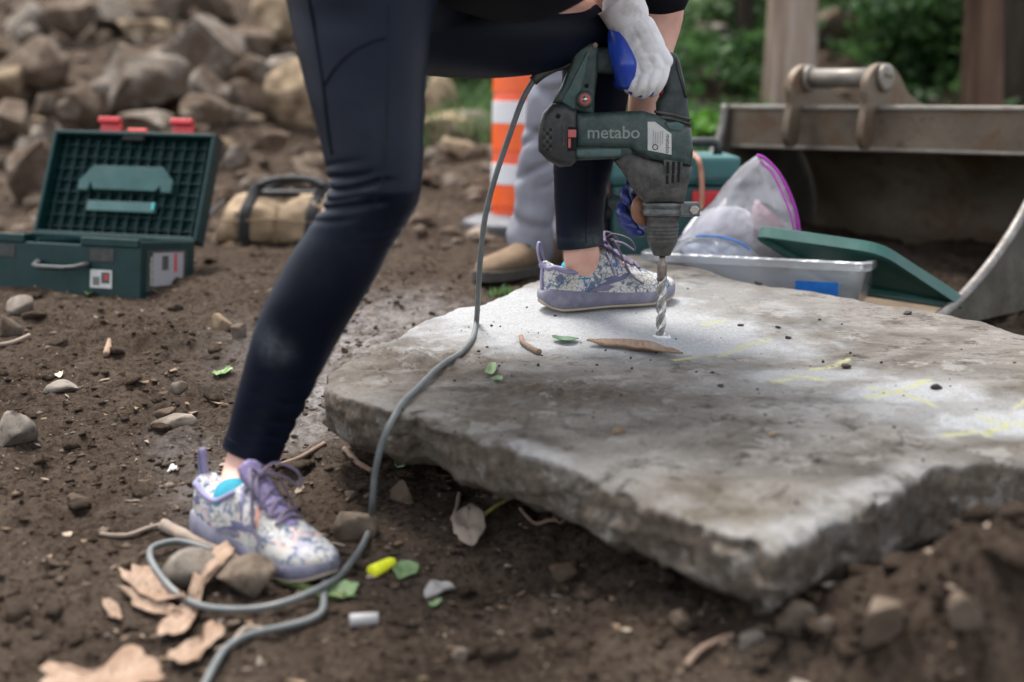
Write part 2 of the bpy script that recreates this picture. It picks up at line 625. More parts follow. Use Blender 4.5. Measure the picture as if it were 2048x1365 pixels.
for k in range(1, 19):
    f = k / 18.0
    zb = rings[NR - 1][:, 2] - f * TH
    P = np.stack([SO[:, 0], SO[:, 1], zb], 1)
    bulge = 0.004 * math.sin(f * math.pi) + 0.010 * fbm(P * 12 + 2, 4, 0.6) + 0.003 * fbm(P * np.array([9, 9, 60.0]) + 5, 3, 0.6) + 0.008 * np.abs(fbm(P * 30 + 5, 3, 0.6)) + 0.008 * np.round(1.5 * fbm(P * np.array([8, 8, 24.0]) + 15, 2, 0.6))
    bulge = bulge - 0.028 * smooth01((f - 0.75) / 0.25)
    xy = SO + nrm * bulge[:, None]
    rings.append(np.stack([xy[:, 0], xy[:, 1], zb + 0.008 * f * fbm(P3 * 8 + 20, 3)], 1))
    edge_t.append(np.zeros(NA) - f)
rings.append(np.stack([cen[0] + (SO[:, 0] - cen[0]) * 0.02, cen[1] + (SO[:, 1] - cen[1]) * 0.02, slab_z(np.full(NA, cen[1])) - 0.09], 1))
edge_t.append(np.full(NA, -1.0))
SV = np.concatenate(rings)
m = len(rings)
ii = np.arange((m - 1) * NA)
a_ = ii // NA; k_ = ii % NA; l_ = (k_ + 1) % NA
SF = np.stack([a_ * NA + k_, (a_ + 1) * NA + k_, (a_ + 1) * NA + l_, a_ * NA + l_], 1)
et = np.concatenate(edge_t)
def seg_d(x, y, a, b):
    ab = b - a
    t = np.clip(((x - a[0]) * ab[0] + (y - a[1]) * ab[1]) / (ab @ ab), 0, 1)
    return np.hypot(x - a[0] - t * ab[0], y - a[1] - t * ab[1])
x, y = SV[:, 0], SV[:, 1]
ontop = (et >= 0).astype(float)
PN = np.stack([x, y, np.zeros_like(x)], 1)
dust = np.zeros_like(x)
def blob(px, py, rx, ry, a):
    global dust
    p = SP(px, py)
    wob = 1 + 0.7 * fbm(PN * 9 + px, 4, 0.6)
    dust = np.maximum(dust, a * np.clip(1.7 * np.exp(-(np.hypot((x - p[0]) / rx, (y - p[1]) / ry) * wob) ** 2 * 1.25) - 0.05, 0, 1))
for b_ in ((1180, 640, 0.34, 0.22, 1.0), (1010, 615, 0.20, 0.22, 1.0), (1322, 668, 0.20, 0.12, 1.0), (1400, 690, 0.20, 0.09, 0.95), (1480, 700, 0.10, 0.05, 0.7), (1620, 752, 0.11, 0.05, 0.75), (1810, 790, 0.12, 0.07, 1.0), (2010, 842, 0.14, 0.06, 1.0), (1420, 590, 0.16, 0.12, 0.45), (1700, 770, 0.25, 0.07, 0.35), (1930, 820, 0.22, 0.07, 0.5), (920, 665, 0.12, 0.10, 0.45)):
    blob(*b_)
dust = dust * ontop
chalk = np.zeros_like(x)
wob = 0.004 * fbm(PN * 40, 3)
for s_ in (((1440, 715), (1475, 698), (1538, 680)), ((1625, 738), (1665, 732), (1698, 716)), ((1588, 752), (1650, 762)), ((1735, 800), (1790, 788), (1855, 762)), ((1800, 790), (1870, 812)), ((1745, 778), (1790, 790)), ((1885, 868), (1960, 862), (2010, 852)), ((1960, 825), (2010, 845), (2050, 850)), ((2030, 815), (2060, 800)), ((1405, 650), (1450, 640)), ((1350, 722), (1420, 712)), ((1545, 766), (1590, 757))):
    for a, b in zip(s_, s_[1:]):
        chalk = np.maximum(chalk, np.clip(1.5 - seg_d(x, y, SP(*a)[:2], SP(*b)[:2]) / (0.0062 + wob), 0, 1))
chalk *= ontop
rim = np.where(et >= 0, np.clip(1 - et / (0.035 + 0.05 * np.clip(0.4 + fbm(PN * 7 + 3, 3), 0, 1)), 0, 1), np.clip(1 + et * 9, 0, 1))
front = smooth01((2.30 - y) / 0.3)
rim = rim * (0.15 + 0.85 * front) * np.clip(0.55 + 1.9 * fbm(PN * 4.5 + 12, 3), 0, 1)
p1 = SP(1720, 1000)[:2]
rim = np.maximum(rim, 0.8 * np.clip(1.6 - seg_d(x, y, SP(1575, 1060)[:2], SP(1840, 935)[:2]) / 0.03, 0, 1) * ontop)
earth = np.zeros_like(x)
for px, py, rx, ry, a in ((880, 725, 0.17, 0.14, 1.0), (1130, 785, 0.24, 0.11, 0.95), (800, 705, 0.14, 0.12, 1.0), (1200, 860, 0.2, 0.08, 0.5), (980, 830, 0.15, 0.08, 0.5), (1800, 650, 0.35, 0.16, 0.35), (1500, 620, 0.18, 0.08, 0.3)):
    p = SP(px, py)
    earth = np.maximum(earth, a * np.exp(-((x - p[0]) / rx) ** 2 - ((y - p[1]) / ry) ** 2))
earth = np.where(et >= 0, earth, 0.95)
# crumbs of earth stand proud of the stone
lift = np.where(et >= 0, np.clip(earth - 0.45, 0, 1) * 0.034 * np.clip(fbm(PN * 22 + 40, 4, 0.65) + 0.10, 0, 1), 0)
SV[:, 2] += lift
SV[:, 2] += 0.0025 * dust * np.clip(fbm(PN * 18, 3) + 0.3, 0, 1)
m_sl = mat('slab_stone', (0.3, 0.28, 0.26), 0.9, 0, 0.2)
n = NT(m_sl)
mp = n.new('ShaderNodeMapping')
mp.inputs['Rotation'].default_value = (0, 0, 0.22)
mp.inputs['Scale'].default_value = (1.0, 1.7, 1.3)
n.link(n.P, mp.inputs['Vector'])
stv = mp.outputs[0]
c = n.ramp(n.noise(4.5, 9, 0.68, stv, 0.4), [(0.30, (0.105, 0.092, 0.079)), (0.43, (0.215, 0.190, 0.165)), (0.52, (0.30, 0.270, 0.238)), (0.56, (0.36, 0.328, 0.294)), (0.72, (0.47, 0.436, 0.40))])
c = n.mix(n.ramp(n.noise(16, 9, 0.72, stv, 0.5), [(0.38, 0.85), (0.45, 0.0)]), c, (0.085, 0.072, 0.058))
c = n.mix(n.ramp(n.noise(3.0, 4, 0.6, n.P), [(0.50, 0.0), (0.66, 0.4)]), c, (0.28, 0.22, 0.14))
c = n.mix(n.ramp(n.noise(12, 8, 0.7, n.P), [(0.565, 0.0), (0.60, 0.7)]), c, (0.50, 0.47, 0.435))
c = n.mix(n.ramp(n.noise(150, 6, 0.75, n.P), [(0.32, 0.85), (0.42, 0.0)]), c, (0.045, 0.04, 0.034))
mp2 = n.new('ShaderNodeMapping')
mp2.inputs['Rotation'].default_value = (0, 0, 0.16)
mp2.inputs['Scale'].default_value = (1.0, 7.0, 3.0)
n.link(n.P, mp2.inputs['Vector'])
dash = n.math('MULTIPLY', n.ramp(n.noise(26, 8, 0.72, mp2.outputs[0], 0.3), [(0.34, 1.0), (0.42, 0.0)]), n.ramp(n.noise(5, 4, 0.6, n.P), [(0.42, 0.1), (0.58, 1.0)]))
c = n.mix(dash, c, (0.035, 0.029, 0.023))
c = n.mix(n.ramp(n.noise(85, 8, 0.8, mp2.outputs[0]), [(0.55, 0.0), (0.72, 0.55)]), c, (0.44, 0.40, 0.35))
ea = n.math('MULTIPLY', n.attr('earth').outputs['Fac'], n.ramp(n.noise(20, 10, 0.75, n.P), [(0.42, 0.0), (0.50, 1.0)]))
c = n.mix(ea, c, n.ramp(n.noise(60, 6, 0.7, n.P), [(0.3, (0.080, 0.060, 0.044)), (0.7, (0.27, 0.215, 0.165))]))
rm = n.math('MULTIPLY', n.attr('rim').outputs['Fac'], n.ramp(n.noise(15, 10, 0.72, n.P), [(0.40, 0.0), (0.58, 0.95)]))
c = n.mix(rm, c, (0.58, 0.565, 0.555))
du = n.math('MULTIPLY', n.attr('dust').outputs['Fac'], n.ramp(n.noise(45, 10, 0.8, n.P), [(0.24, 0.45), (0.46, 1.0)]))
c = n.mix(du, c, n.ramp(n.noise(200, 4, 0.7, n.P), [(0.25, (0.46, 0.455, 0.455)), (0.6, (0.72, 0.725, 0.735))]))
ch = n.math('MULTIPLY', n.attr('chalk').outputs['Fac'], n.ramp(n.noise(60, 8, 0.75, n.P), [(0.36, 0.0), (0.52, 0.9)]))
c = n.mix(ch, c, (0.70, 0.69, 0.36))
n.color(c)
bh = n.math('ADD', n.noise(26, 12, 0.78, stv), n.math('MULTIPLY', n.noise(130, 8, 0.8, mp2.outputs[0]), 0.7))
n.bump(bh, 1.0, 0.015)
slab = obj('stone_slab', (SV, SF), m_sl)
tag(slab, 'large flat grey stone slab dusted white around the drill and marked with yellow chalk', 'stone slab')
for nm, arr in (('dust', dust), ('chalk', chalk), ('rim', rim), ('earth', earth)):
    at = slab.data.attributes.new(nm, 'FLOAT', 'POINT')
    at.data.foreach_set('value', arr.astype(np.float32))
topz = SV[et >= 0]
def slab_top(x, y):
    i = np.argmin((topz[:, 0] - x) ** 2 + (topz[:, 1] - y) ** 2)
    return float(topz[i, 2])
def ST_(px, py, lift=0.0):
    p = SP(px, py)
    return np.array([p[0], p[1], slab_top(p[0], p[1]) + lift])

# ------------------------------------------------------------------ rocks
_ico = {}
def ico(sub):
    if sub not in _ico:
        bm = bmesh.new()
        bmesh.ops.create_icosphere(bm, subdivisions=sub, radius=1.0)
        _ico[sub] = (np.array([v.co for v in bm.verts]), np.array([[v.index for v in f.verts] for f in bm.faces]))
        bm.free()
    return _ico[sub]
def rock(dim, seed, sub=4, planes=10, rough=0.09, rot=None):
    V, F = ico(sub)
    V = V.copy()
    g = np.random.default_rng(seed)
    for k in range(planes):
        nn = g.normal(size=3); nn /= np.linalg.norm(nn)
        d = g.uniform(0.40, 0.74)
        e = V @ nn - d
        V = V - np.where(e > 0, e * 0.97, 0)[:, None] * nn
    ln = np.linalg.norm(V, axis=1)[:, None]
    V = V + V / ln * (rough * fbm(V * 1.9 + seed, 4, 0.6) + 0.5 * rough * np.abs(fbm(V * 5.5 + seed, 3, 0.6)))[:, None]
    V = V / np.abs(V).max(axis=0)
    V = V * (np.asarray(dim, float) / 2)
    if rot is not None:
        from mathutils import Euler
        V = V @ np.array(Euler(rot).to_matrix()).T
    return V, F
def put_rock(name, label, px, py, wpx, hpx, kind, seed, depth=None, group=None, Y=None, sink=0.15, sub=4, tilt=0.0, rough=0.10, cat_='rock', planes=9):
    """px,py: middle of the base in the photo; wpx,hpx its size there"""
    b = GP(px, py) if Y is None else np.array([AY(px, py, Y)[0], Y, gh(AY(px, py, Y)[0], Y)])
    s = np.linalg.norm(b - ORG) / FPX
    dx, dz = wpx * s, hpx * s
    dy = (depth if depth else 0.8) * dx
    V, F = rock((dx, dy, dz / (1 - sink)), seed, sub, planes, rough, (0, tilt, 0))
    b[1] += dy * 0.30
    zz = gh(b[0], b[1]) if Y is None else AY(px, py, Y)[2]
    V = V + np.array([b[0], b[1], zz - V[:, 2].min() - sink * dz])
    o = obj(name, (V, F), ROCKS[kind])
    o['label'] = label; o['category'] = cat_
    if group: o['group'] = group
    return o
# ---- boulder pile at the upper left: (base px, base py, width, height, tone, depth Y, tilt, label)
PILE = [
 (415, 165, 240, 145, 'g', 6.0, 0.12, 'big grey boulder with pale lichen on top and a dark overhang below'),
 (545, 78, 140, 95, 't', 6.7, 0.1, 'bright tan boulder at the top of the pile next to the leg'),
 (70, 152, 180, 92, 'b', 5.9, -0.12, 'broad flat brown boulder at the left edge of the pile'),
 (262, 200, 215, 118, 'g', 5.6, 0.25, 'wide sloping grey boulder in the middle of the pile'),
 (150, 62, 130, 80, 'b', 6.8, 0.0, 'square brown boulder at the top left of the pile'),
 (45, 72, 110, 70, 'p', 6.9, 0.1, 'pale grey boulder in the top left corner'),
 (240, 55, 110, 75, 'g', 7.1, -0.1, 'grey boulder at the top edge right of the square brown one'),
 (330, 32, 90, 60, 'p', 7.3, 0.1, 'small pale upright boulder above the big lichened one'),
 (425, 30, 90, 60, 'b', 7.3, 0.0, 'brown boulder at the top edge above the big lichened one'),
 (15, 200, 80, 68, 't', 5.5, 0.3, 'tan boulder half out of the left edge below the flat brown one'),
 (88, 226, 50, 38, 'g', 5.3, 0.0, 'round grey cobble, left of a pair below the flat boulder'),
 (133, 230, 46, 36, 'b', 5.3, 0.0, 'round brown cobble, right of a pair below the flat boulder'),
 (412, 212, 85, 72, 'p', 5.4, 0.2, 'pale upright rock under the overhang of the big boulder'),
 (585, 232, 130, 145, 't', 5.5, -0.3, 'tall tan boulder leaning beside the dark leggings'),
 (270, 262, 130, 44, 'g', 5.05, 0.1, 'long low grey rock behind the red latches'),
 (395, 240, 135, 46, 'b', 5.1, 0.15, 'elongated brown rock lying right of the long low grey rock'),
 (62, 385, 95, 135, 'b', 4.75, 0.5, 'slanted brown stone plate behind the left end of the tool case'),
 (25, 262, 95, 58, 'b', 5.1, 0.35, 'dark slab of rock leaning at the left edge'),
 (868, 300, 110, 165, 't', 5.7, 0.0, 'large tan boulder right of the near thigh'),
 (955, 345, 80, 42, 'p', 5.2, 0.1, 'pale rock at the foot of the grass left of the striped cone'),
 (500, 175, 80, 62, 'g', 5.8, 0.5, 'grey wedge of rock between the big boulder and the tall tan one'),
 (470, 335, 60, 52, 'p', 4.7, 0.1, 'pale stone beside the open lid above the canvas bag'),
 (900, 385, 70, 45, 'g', 4.85, 0.2, 'grey rock below the large tan boulder'),
 (875, 350, 65, 42, 'b', 5.1, -0.2, 'brown rock right under the large tan boulder'),
 (540, 300, 90, 40, 'b', 4.95, 0.0, 'flat brown rock between the bag and the tall tan boulder'),
 (10, 60, 90, 60, 'b', 7.4, 0.2, 'dark boulder cut off by the top left corner'),
 (575, 20, 80, 60, 'g', 7.6, 0.1, 'grey boulder at the top edge beside the waist of the leggings'),
]
for i, (px, py, w_, h_, k_, Y_, tl, lab) in enumerate(PILE):
    put_rock('boulder', lab, px, py, w_, h_, k_, 100 + i, Y=Y_, tilt=tl, group='boulders of the pile', sink=0.22, cat_='boulder')
# small rubble over the slope
g = np.random.default_rng(21)
cnt = 0
for i in range(210):
    px, py = g.uniform(0, 985), g.uniform(20, 400)
    if 640 < px < 850 and py < 480:
        continue
    if 100 < px < 445 and py > 265:
        continue
    b = GP(px, py)
    sz = (0.035 + 0.17 * g.uniform() ** 2.2) * (0.8 + 0.1 * b[1]) * (0.6 if py > 300 else 1.0)
    V, F = rock((sz * g.uniform(0.9, 1.6), sz, sz * g.uniform(0.5, 0.9)), 300 + i, 3, 10, 0.06, (g.uniform(-.4, .4), g.uniform(-.4, .4), g.uniform(0, 6)))
    V = V + np.array([b[0], b[1], gh(b[0], b[1]) - V[:, 2].min() - 0.2 * sz])
    kk = 'gbbptb'[g.integers(6)]
    o = obj('rubble_stone', (V, F), ROCKS[kk])
    tone = {'g': 'grey', 'b': 'brown', 'p': 'pale', 't': 'tan'}[kk]
    size = 'pebble-sized' if sz < 0.085 else ('fist-sized' if sz < 0.14 else 'head-sized')
    zone = ('in the rubble right of the near thigh' if px > 840 else 'beside the near thigh' if px > 520 else 'near the top of the boulder pile' if py < 130 else 'between the boulders in the middle of the pile' if py < 240 else 'at the foot of the boulder pile')
    tag(o, f'{size} {tone} stone {zone}', 'stone', f'{size} {tone} stones {zone}')
    cnt += 1

# ---- single stones lying on the soil in front
STONES = [
 (42, 632, 62, 30, 'p', 'pale angular stone in front of the left end of the tool case'),
 (14, 672, 48, 36, 'g', 'grey stone at the left edge in front of the tool case'),
 (440, 664, 50, 26, 't', 'smooth tan stone left of the shin, upper of two'),
 (474, 692, 36, 28, 'g', 'round grey stone touching the shin, lower of two'),
 (118, 792, 66, 20, 'p', 'flat pale stone half buried on the left'),
 (340, 860, 96, 26, 'p', 'long flat pale stone left of the lower shin'),
 (330, 834, 46, 16, 'g', 'small grey stone just above the long flat pale one'),
 (22, 905, 92, 52, 'g', 'rounded grey stone at the left edge'),
 (360, 796, 40, 18, 'p', 'thin pale chip of stone above the long flat stone'),
 (100, 1140, 40, 24, 'g', 'blue-grey pebble at the lower left'),
 (382, 1172, 124, 66, 'g', 'squarish grey stone inside the cable loop under the bark strip'),
 (485, 1196, 130, 58, 'b', 'dark brown stone inside the cable loop below the shoe'),
 (1590, 1300, 92, 60, 'b', 'tan-brown stone under the near corner of the slab'),
 (1655, 1290, 44, 34, 'p', 'small pale stone right of the one under the slab corner'),
 (918, 1352, 36, 22, 'p', 'round pale pebble at the bottom edge'),
 (730, 905, 76, 44, 'b', 'brown stone propping the left corner of the slab'),
 (1370, 1270, 60, 30, 'b', 'dark stone in the gap under the slab left of its corner'),
 (1500, 1330, 56, 34, 'g', 'grey stone below the slab corner near the bottom edge'),
 (700, 1000, 26, 14, 'p', 'tiny pale stone between shoe and cable'),
 (800, 1010, 60, 34, 'b', 'brown stone in the shade of the slab beside the cable'),
 (1130, 1170, 66, 28, 'b', 'flat brown stone before the slab edge'),
 (1760, 1330, 90, 66, 'b', 'dark brown lump of stone in the soil below the right face of the slab'),
 (1930, 1300, 80, 60, 'b', 'dark stone at the lower right in the banked soil'),
 (150, 1010, 40, 20, 'b', 'small brown stone left of the near shoe'),
 (700, 1085, 110, 50, 'b', 'earth-covered stone behind the toe of the near shoe'),
]
for i, (px, py, w_, h_, k_, lab) in enumerate(STONES):
    put_rock('stone', lab, px, py, w_, h_, k_, 500 + i, sub=3, sink=0.40, cat_='stone', depth=0.75, group='stones on the soil', rough=0.05)

# ---- clods and gravel nobody could count
def scatter(name, N, size, mat_, seed, label, boxes, sub=1, squash=0.7, exclude_slab=True):
    g = np.random.default_rng(seed)
    V0, F0 = ico(sub)
    nv = len(V0)
    Vs, Fs = [], []
    for i in range(N):
        x0, x1, y0, y1 = boxes[g.integers(len(boxes))]
        x = g.uniform(x0, x1); y = y0 + (y1 - y0) * g.uniform() ** 1.3
        s = size[0] + (size[1] - size[0]) * g.uniform() ** 3.5
        D = V0 * (1 + 0.9 * (g.uniform(size=(nv, 1)) - 0.5)) * s * np.array([g.uniform(.7, 1.4), g.uniform(.7, 1.3), squash * g.uniform(.6, 1.3)])
        a = g.uniform(0, 6.28)
        ca, sa = math.cos(a), math.sin(a)
        D = D @ np.array([[ca, sa, 0], [-sa, ca, 0], [0, 0, 1]])
        Vs.append(D + np.array([x, y, 0]))
        Fs.append(F0 + i * nv)
    Vs = np.array(Vs)
    ctr = Vs.mean(axis=1)
    z = ground_h(ctr[:, 0], ctr[:, 1])
    Vs[:, :, 2] += z[:, None]
    o = obj(name, (Vs.reshape(-1, 3), np.concatenate(Fs)), mat_, origin=(0, 0, 0), smooth=False)
    return tag(o, label, kind='stuff')
NEAR = [(-1.1, 1.0, 1.4, 3.4), (-0.9, 0.7, 1.4, 2.4), (-1.5, 0.3, 2.2, 4.4)]
scatter('soil_clods', 8000, (0.0018, 0.0095), M_clod, 31, 'crumbs and clods of dark soil', NEAR, 1, 0.45)
g = np.random.default_rng(61)
Vs, Fs, k = [], [], 0
for i in range(420):
    x0_, x1_, y0_, y1_ = NEAR[g.integers(3)]
    xx_, yy_ = g.uniform(x0_, x1_), g.uniform(y0_, y1_)
    if i >= 300:
        xx_, yy_ = g.normal(0.66, 0.25), g.uniform(1.42, 1.78)
    s_ = (0.012 + 0.034 * g.uniform() ** 2.5) * (1.3 if i >= 300 else 1.0)
    V, F = rock((s_ * g.uniform(.9, 1.7), s_, s_ * g.uniform(.4, .7)), 1000 + i, 2, 6, .22, (g.uniform(-.3, .3), g.uniform(-.3, .3), g.uniform(0, 6)))
    V = V + np.array([xx_, yy_, gh(xx_, yy_) + s_ * .06])
    Vs.append(V); Fs.append(F + k); k += len(V)
tag(obj('soil_lumps', (np.concatenate(Vs), np.concatenate(Fs)), M_clod, origin=(0, 0, 0), smooth=False), 'rough lumps of dark soil turned up by digging', kind='stuff')
scatter('gravel', 1500, (0.0015, 0.010), M_rock_brown, 32, 'fine pale gravel and chips scattered in the soil', NEAR, 1, 0.5)
scatter('slope_rubble', 2600, (0.008, 0.045), M_rock_brown, 33, 'small loose rubble covering the slope', [(-3.0, 0.4, 3.9, 7.5), (-3.0, 3, 4.3, 8)], 1)

# thin flakes of wood, straw and leaf trodden into the soil
def flakes(name, N, mat_, seed, label, boxes, size):
    g = np.random.default_rng(seed)
    Vs, Fs = [], []
    b = np.array([boxes[i] for i in g.integers(len(boxes), size=N)])
    x_ = b[:, 0] + (b[:, 1] - b[:, 0]) * g.uniform(size=N); y_ = b[:, 2] + (b[:, 3] - b[:, 2]) * g.uniform(size=N)
    z_ = ground_h(x_, y_)
    for i in range(N):
        L = size[0] + (size[1] - size[0]) * g.uniform() ** 3
        W = L * g.uniform(.15, .6)
        a = g.uniform(0, 6.28)
        q = np.array([(-L / 2, -W * g.uniform(.1, .5), 0), (L * g.uniform(-.2, .2), -W / 2, 0), (L / 2, -W * g.uniform(0, .4), 0), (L * g.uniform(.3, .5), W * g.uniform(.1, .5), 0), (-L * g.uniform(.1, .4), W / 2, 0)])
        q[:, 2] = L * .12 * g.normal(size=5)
        ca, sa = math.cos(a), math.sin(a)
        q = q @ np.array([[ca, sa, 0], [-sa, ca, 0], [0, 0, 1]]) + [x_[i], y_[i], z_[i] + .0025]
        Vs += [q, q + [0, 0, .0012]]
        o_ = i * 10
        Fs += [tuple(range(o_ + 4, o_ - 1, -1)), tuple(range(o_ + 5, o_ + 10))] + [(o_ + k, o_ + (k + 1) % 5, o_ + 5 + (k + 1) % 5, o_ + 5 + k) for k in range(5)]
    return tag(obj(name, (np.concatenate(Vs), Fs), mat_, origin=(0, 0, 0), smooth=False), label, kind='stuff')
def island_mat(name, stops):
    m = mat(name, stops[0], 0.9, 0, 0.05)
    n = NT(m)
    gi = n.new('ShaderNodeNewGeometry')
    n.color(n.ramp(gi.outputs['Random Per Island'], [(i / (len(stops) - 1), c) for i, c in enumerate(stops)]))
    return m
flakes('litter_flakes', 1500, island_mat('litter', [(0.06, 0.042, 0.03), (0.13, 0.09, 0.06), (0.22, 0.155, 0.105), (0.10, 0.07, 0.05), (0.30, 0.24, 0.185), (0.16, 0.14, 0.12)]), 71, 'thin flakes of wood and leaf trodden into the soil', NEAR, (.005, .030))

# stone powder heaped round the drill hole
q_ = ST_(1322, 672)
Vp, Fp = lathe([(.004, -.012), (.009, -.004), (.0112, .0026), (.0135, .0026), (.017, .0006), (.021, -.0022), (.026, -.006)], q_, (0, 0, 1), 56)
Vp = Vp + np.stack([0 * Vp[:, 0], 0 * Vp[:, 0], .0022 * fbm(Vp * 70, 3)], 1)
Vp[:, :2] += .012 * np.stack([fbm(Vp * 25 + 3, 2), fbm(Vp * 25 + 9, 2)], 1)
m_pow = simple('stone_powder', (0.56, 0.56, 0.56), .95, 0, .2, 160, None, 0, 10, .5, .002, .05)
tag(obj('stone_powder', (Vp, [f for f in Fp if len(f) == 4]), m_pow, origin=q_), 'pale stone powder heaped round the drill bit', kind='stuff')
# ------------------------------------------------------------------ materials for things
DUSTC = (0.30, 0.28, 0.26)
m_drill = simple('tool_green', (0.009, 0.036, 0.033), 0.5, 0, 0.25, 60, (0.10, 0.105, 0.09), 0.6, 55, 0.2, 0.001)
m_drill2 = simple('tool_green_light', (0.035, 0.082, 0.078), 0.5, 0, 0.2, 60, (0.15, 0.155, 0.14), 0.4, 55, 0.15, 0.001)
m_soft = simple('tool_softgrip', (0.016, 0.028, 0.028), 0.6, 0, 0.25, 60, (0.07, 0.075, 0.07), 0.4, 60, 0.2, 0.001)
m_black = simple('black_plastic', (0.012, 0.013, 0.014), 0.5, 0, 0.3, 60, (0.07, 0.068, 0.062), 0.45, 45, 0.15, 0.001)
m_gear = simple('gear_housing_rubber', (0.022, 0.022, 0.021), 0.6, 0, 0.3, 60, (0.12, 0.112, 0.10), 0.7, 45, 0.2, 0.001)
m_slot = mat('dark_slot', (0.003, 0.003, 0.003), 0.9)
m_steel = simple('drill_steel', (0.42, 0.41, 0.40), 0.28, 0.95, 0.2, 80, (0.20, 0.17, 0.15), 0.35, 60, 0.1, 0.0005)
m_shank = simple('shank_steel', (0.20, 0.165, 0.15), 0.42, 0.85, 0.3, 90, (0.10, 0.07, 0.055), 0.6, 60, 0.1, 0.0005)
m_clamp = simple('clamp_cast', (0.10, 0.105, 0.105), 0.45, 0.5, 0.3, 60, (0.2, 0.19, 0.18), 0.4, 60, 0.1, 0.0005)
m_pink = simple('faded_red_plastic', (0.45, 0.10, 0.10), 0.5, 0, 0.15, 60)
m_red = simple('red_plastic', (0.42, 0.018, 0.022), 0.38, 0, 0.2, 30)
m_label = simple('white_label', (0.50, 0.50, 0.48), 0.5, 0, 0.1, 30, (0.25, 0.24, 0.22), 0.5, 60)
m_letter = simple('pale_lettering', (0.22, 0.25, 0.235), 0.55, 0, 0.3, 120, (0.05, 0.09, 0.085), 0.5, 120)
m_ink = mat('print_ink', (0.05, 0.05, 0.05), 0.6)
m_cable = simple('cable_rubber', (0.085, 0.093, 0.093), 0.55, 0, 0.2, 30, (0.20, 0.19, 0.175), 0.35, 40, 0.1, 0.001)
m_brown = simple('brown_ring', (0.22, 0.10, 0.055), 0.5, 0, 0.3, 50)
m_skin = mat('skin', (0.56, 0.34, 0.27), 0.5, 0, 0.4)
n = NT(m_skin)
n.color(n.ramp(n.noise(24, 6, 0.6), [(0.3, (0.50, 0.27, 0.205)), (0.7, (0.62, 0.37, 0.295))]))
n.b.inputs['Subsurface Weight'].default_value = 0.12
n.b.inputs['Subsurface Radius'].default_value = (0.012, 0.005, 0.003)
n.bump(n.noise(300, 4, 0.6), 0.15, 0.001)
m_white_knit = mat('white_knit', (0.74, 0.73, 0.76), 0.9, 0, 0.1)
n = NT(m_white_knit)
n.color(n.ramp(n.noise(30, 6, 0.6), [(0.3, (0.46, 0.43, 0.42)), (0.52, (0.70, 0.69, 0.71))]))
n.bump(n.math('ADD', n.math('MULTIPLY', n.noise(420, 3, 0.6), 0.25), n.noise(45, 3, 0.5, None, 0.6)), 0.35, 0.003)
m_blue = simple('blue_nitrile', (0.010, 0.048, 0.38), 0.32, 0, 0.2, 30, (0.02, 0.04, 0.12), 0.5, 40, 0.15, 0.001)
m_navy_glove = simple('dark_blue_nitrile', (0.010, 0.020, 0.13), 0.4, 0, 0.3, 40)
def fabric(name, base, dustname=None, rough=0.75, tint=(0.10, 0.12, 0.15)):
    m = mat(name, base, rough, 0, 0.25)
    n = NT(m)
    c = n.ramp(n.noise(9, 5, 0.6), [(0.3, tuple(x * 0.8 for x in base)), (0.7, tuple(x * 1.2 for x in base))])
    if dustname:
        a = n.math('MULTIPLY', n.attr(dustname).outputs['Fac'], n.ramp(n.noise(60, 8, 0.75), [(0.3, 0.2), (0.65, 1.0)]))
        c = n.mix(a, c, tint)
        c = n.mix(n.ramp(n.noise(26, 8, 0.75), [(0.6, 0.0), (0.78, 0.10)]), c, (0.06, 0.06, 0.06))
    n.color(c)
    n.b.inputs['Sheen Weight'].default_value = 0.0
    n.b.inputs['Sheen Roughness'].default_value = 0.35
    n.b.inputs['Sheen Tint'].default_value = (0.5, 0.6, 0.85, 1)
    n.bump(n.noise(700, 3, 0.6), 0.15, 0.0006)
    return m
m_leg = fabric('legging_fabric', (0.0027, 0.0050, 0.0130), 'smudge', 0.5, (0.075, 0.09, 0.10))
m_leg.node_tree.nodes['Principled BSDF'].inputs['Specular IOR Level'].default_value = 0.13
m_shirt = fabric('shirt_fabric', (0.005, 0.0055, 0.009))
m_shirt.node_tree.nodes['Principled BSDF'].inputs['Specular IOR Level'].default_value = 0.1
m_seam = mat('seam_thread', (0.003, 0.004, 0.008), 0.9, 0, 0.05)
m_seam_grey = mat('seam_thread_grey', (0.012, 0.017, 0.024), 0.9, 0, 0.05)

# ------------------------------------------------------------------ the person with the drill
TIP = ST_(1322, 672)
YD = float(TIP[1])
HEEL_N = GP(418, 1072)
TOE_N = GP(648, 1180)
person = thing('person', 'person in dark leggings and patterned running shoes bending over the slab to drill', 'person', (float(HEEL_N[0]), float(HEEL_N[1]), float(HEEL_N[2])))

# --- near leg silhouette: left and right outline pixels
SIL = [((470, -330), (930, -330)), ((535, -150), (905, -150)), ((572, 0), (874, 0)), ((583, 50), (864, 50)), ((594, 100), (857, 100)), ((606, 150), (853, 150)), ((618, 200), (850, 200)), ((632, 250), (849, 250)), ((645, 300), (848, 300)), ((654, 345), (846, 345)), ((656, 375), (843, 378)), ((648, 405), (835, 410)), ((630, 435), (818, 440)), ((612, 465), (800, 470)), ((588, 500), (778, 505)), ((560, 550), (752, 556)), ((533, 600), (722, 606)), ((512, 650), (692, 656)), ((497, 700), (664, 706)), ((484, 750), (637, 758)), ((471, 800), (612, 810)), ((459, 850), (585, 864)), ((450, 875), (568, 900)), ((445, 890), (557, 926))]
YK = [(-330, 2.26), (-150, 2.20), (0, 2.14), (200, 2.08), (380, 2.03), (600, 2.07), (900, 2.14)]
def leg_Y(py):
    return float(np.interp(py, [a for a, b in YK], [b for a, b in YK]))
SILa = np.array([[*a, *b] for a, b in SIL], float)
SILd = cat(SILa, 10)
leg_rings, leg_par = [], []
NP = 72
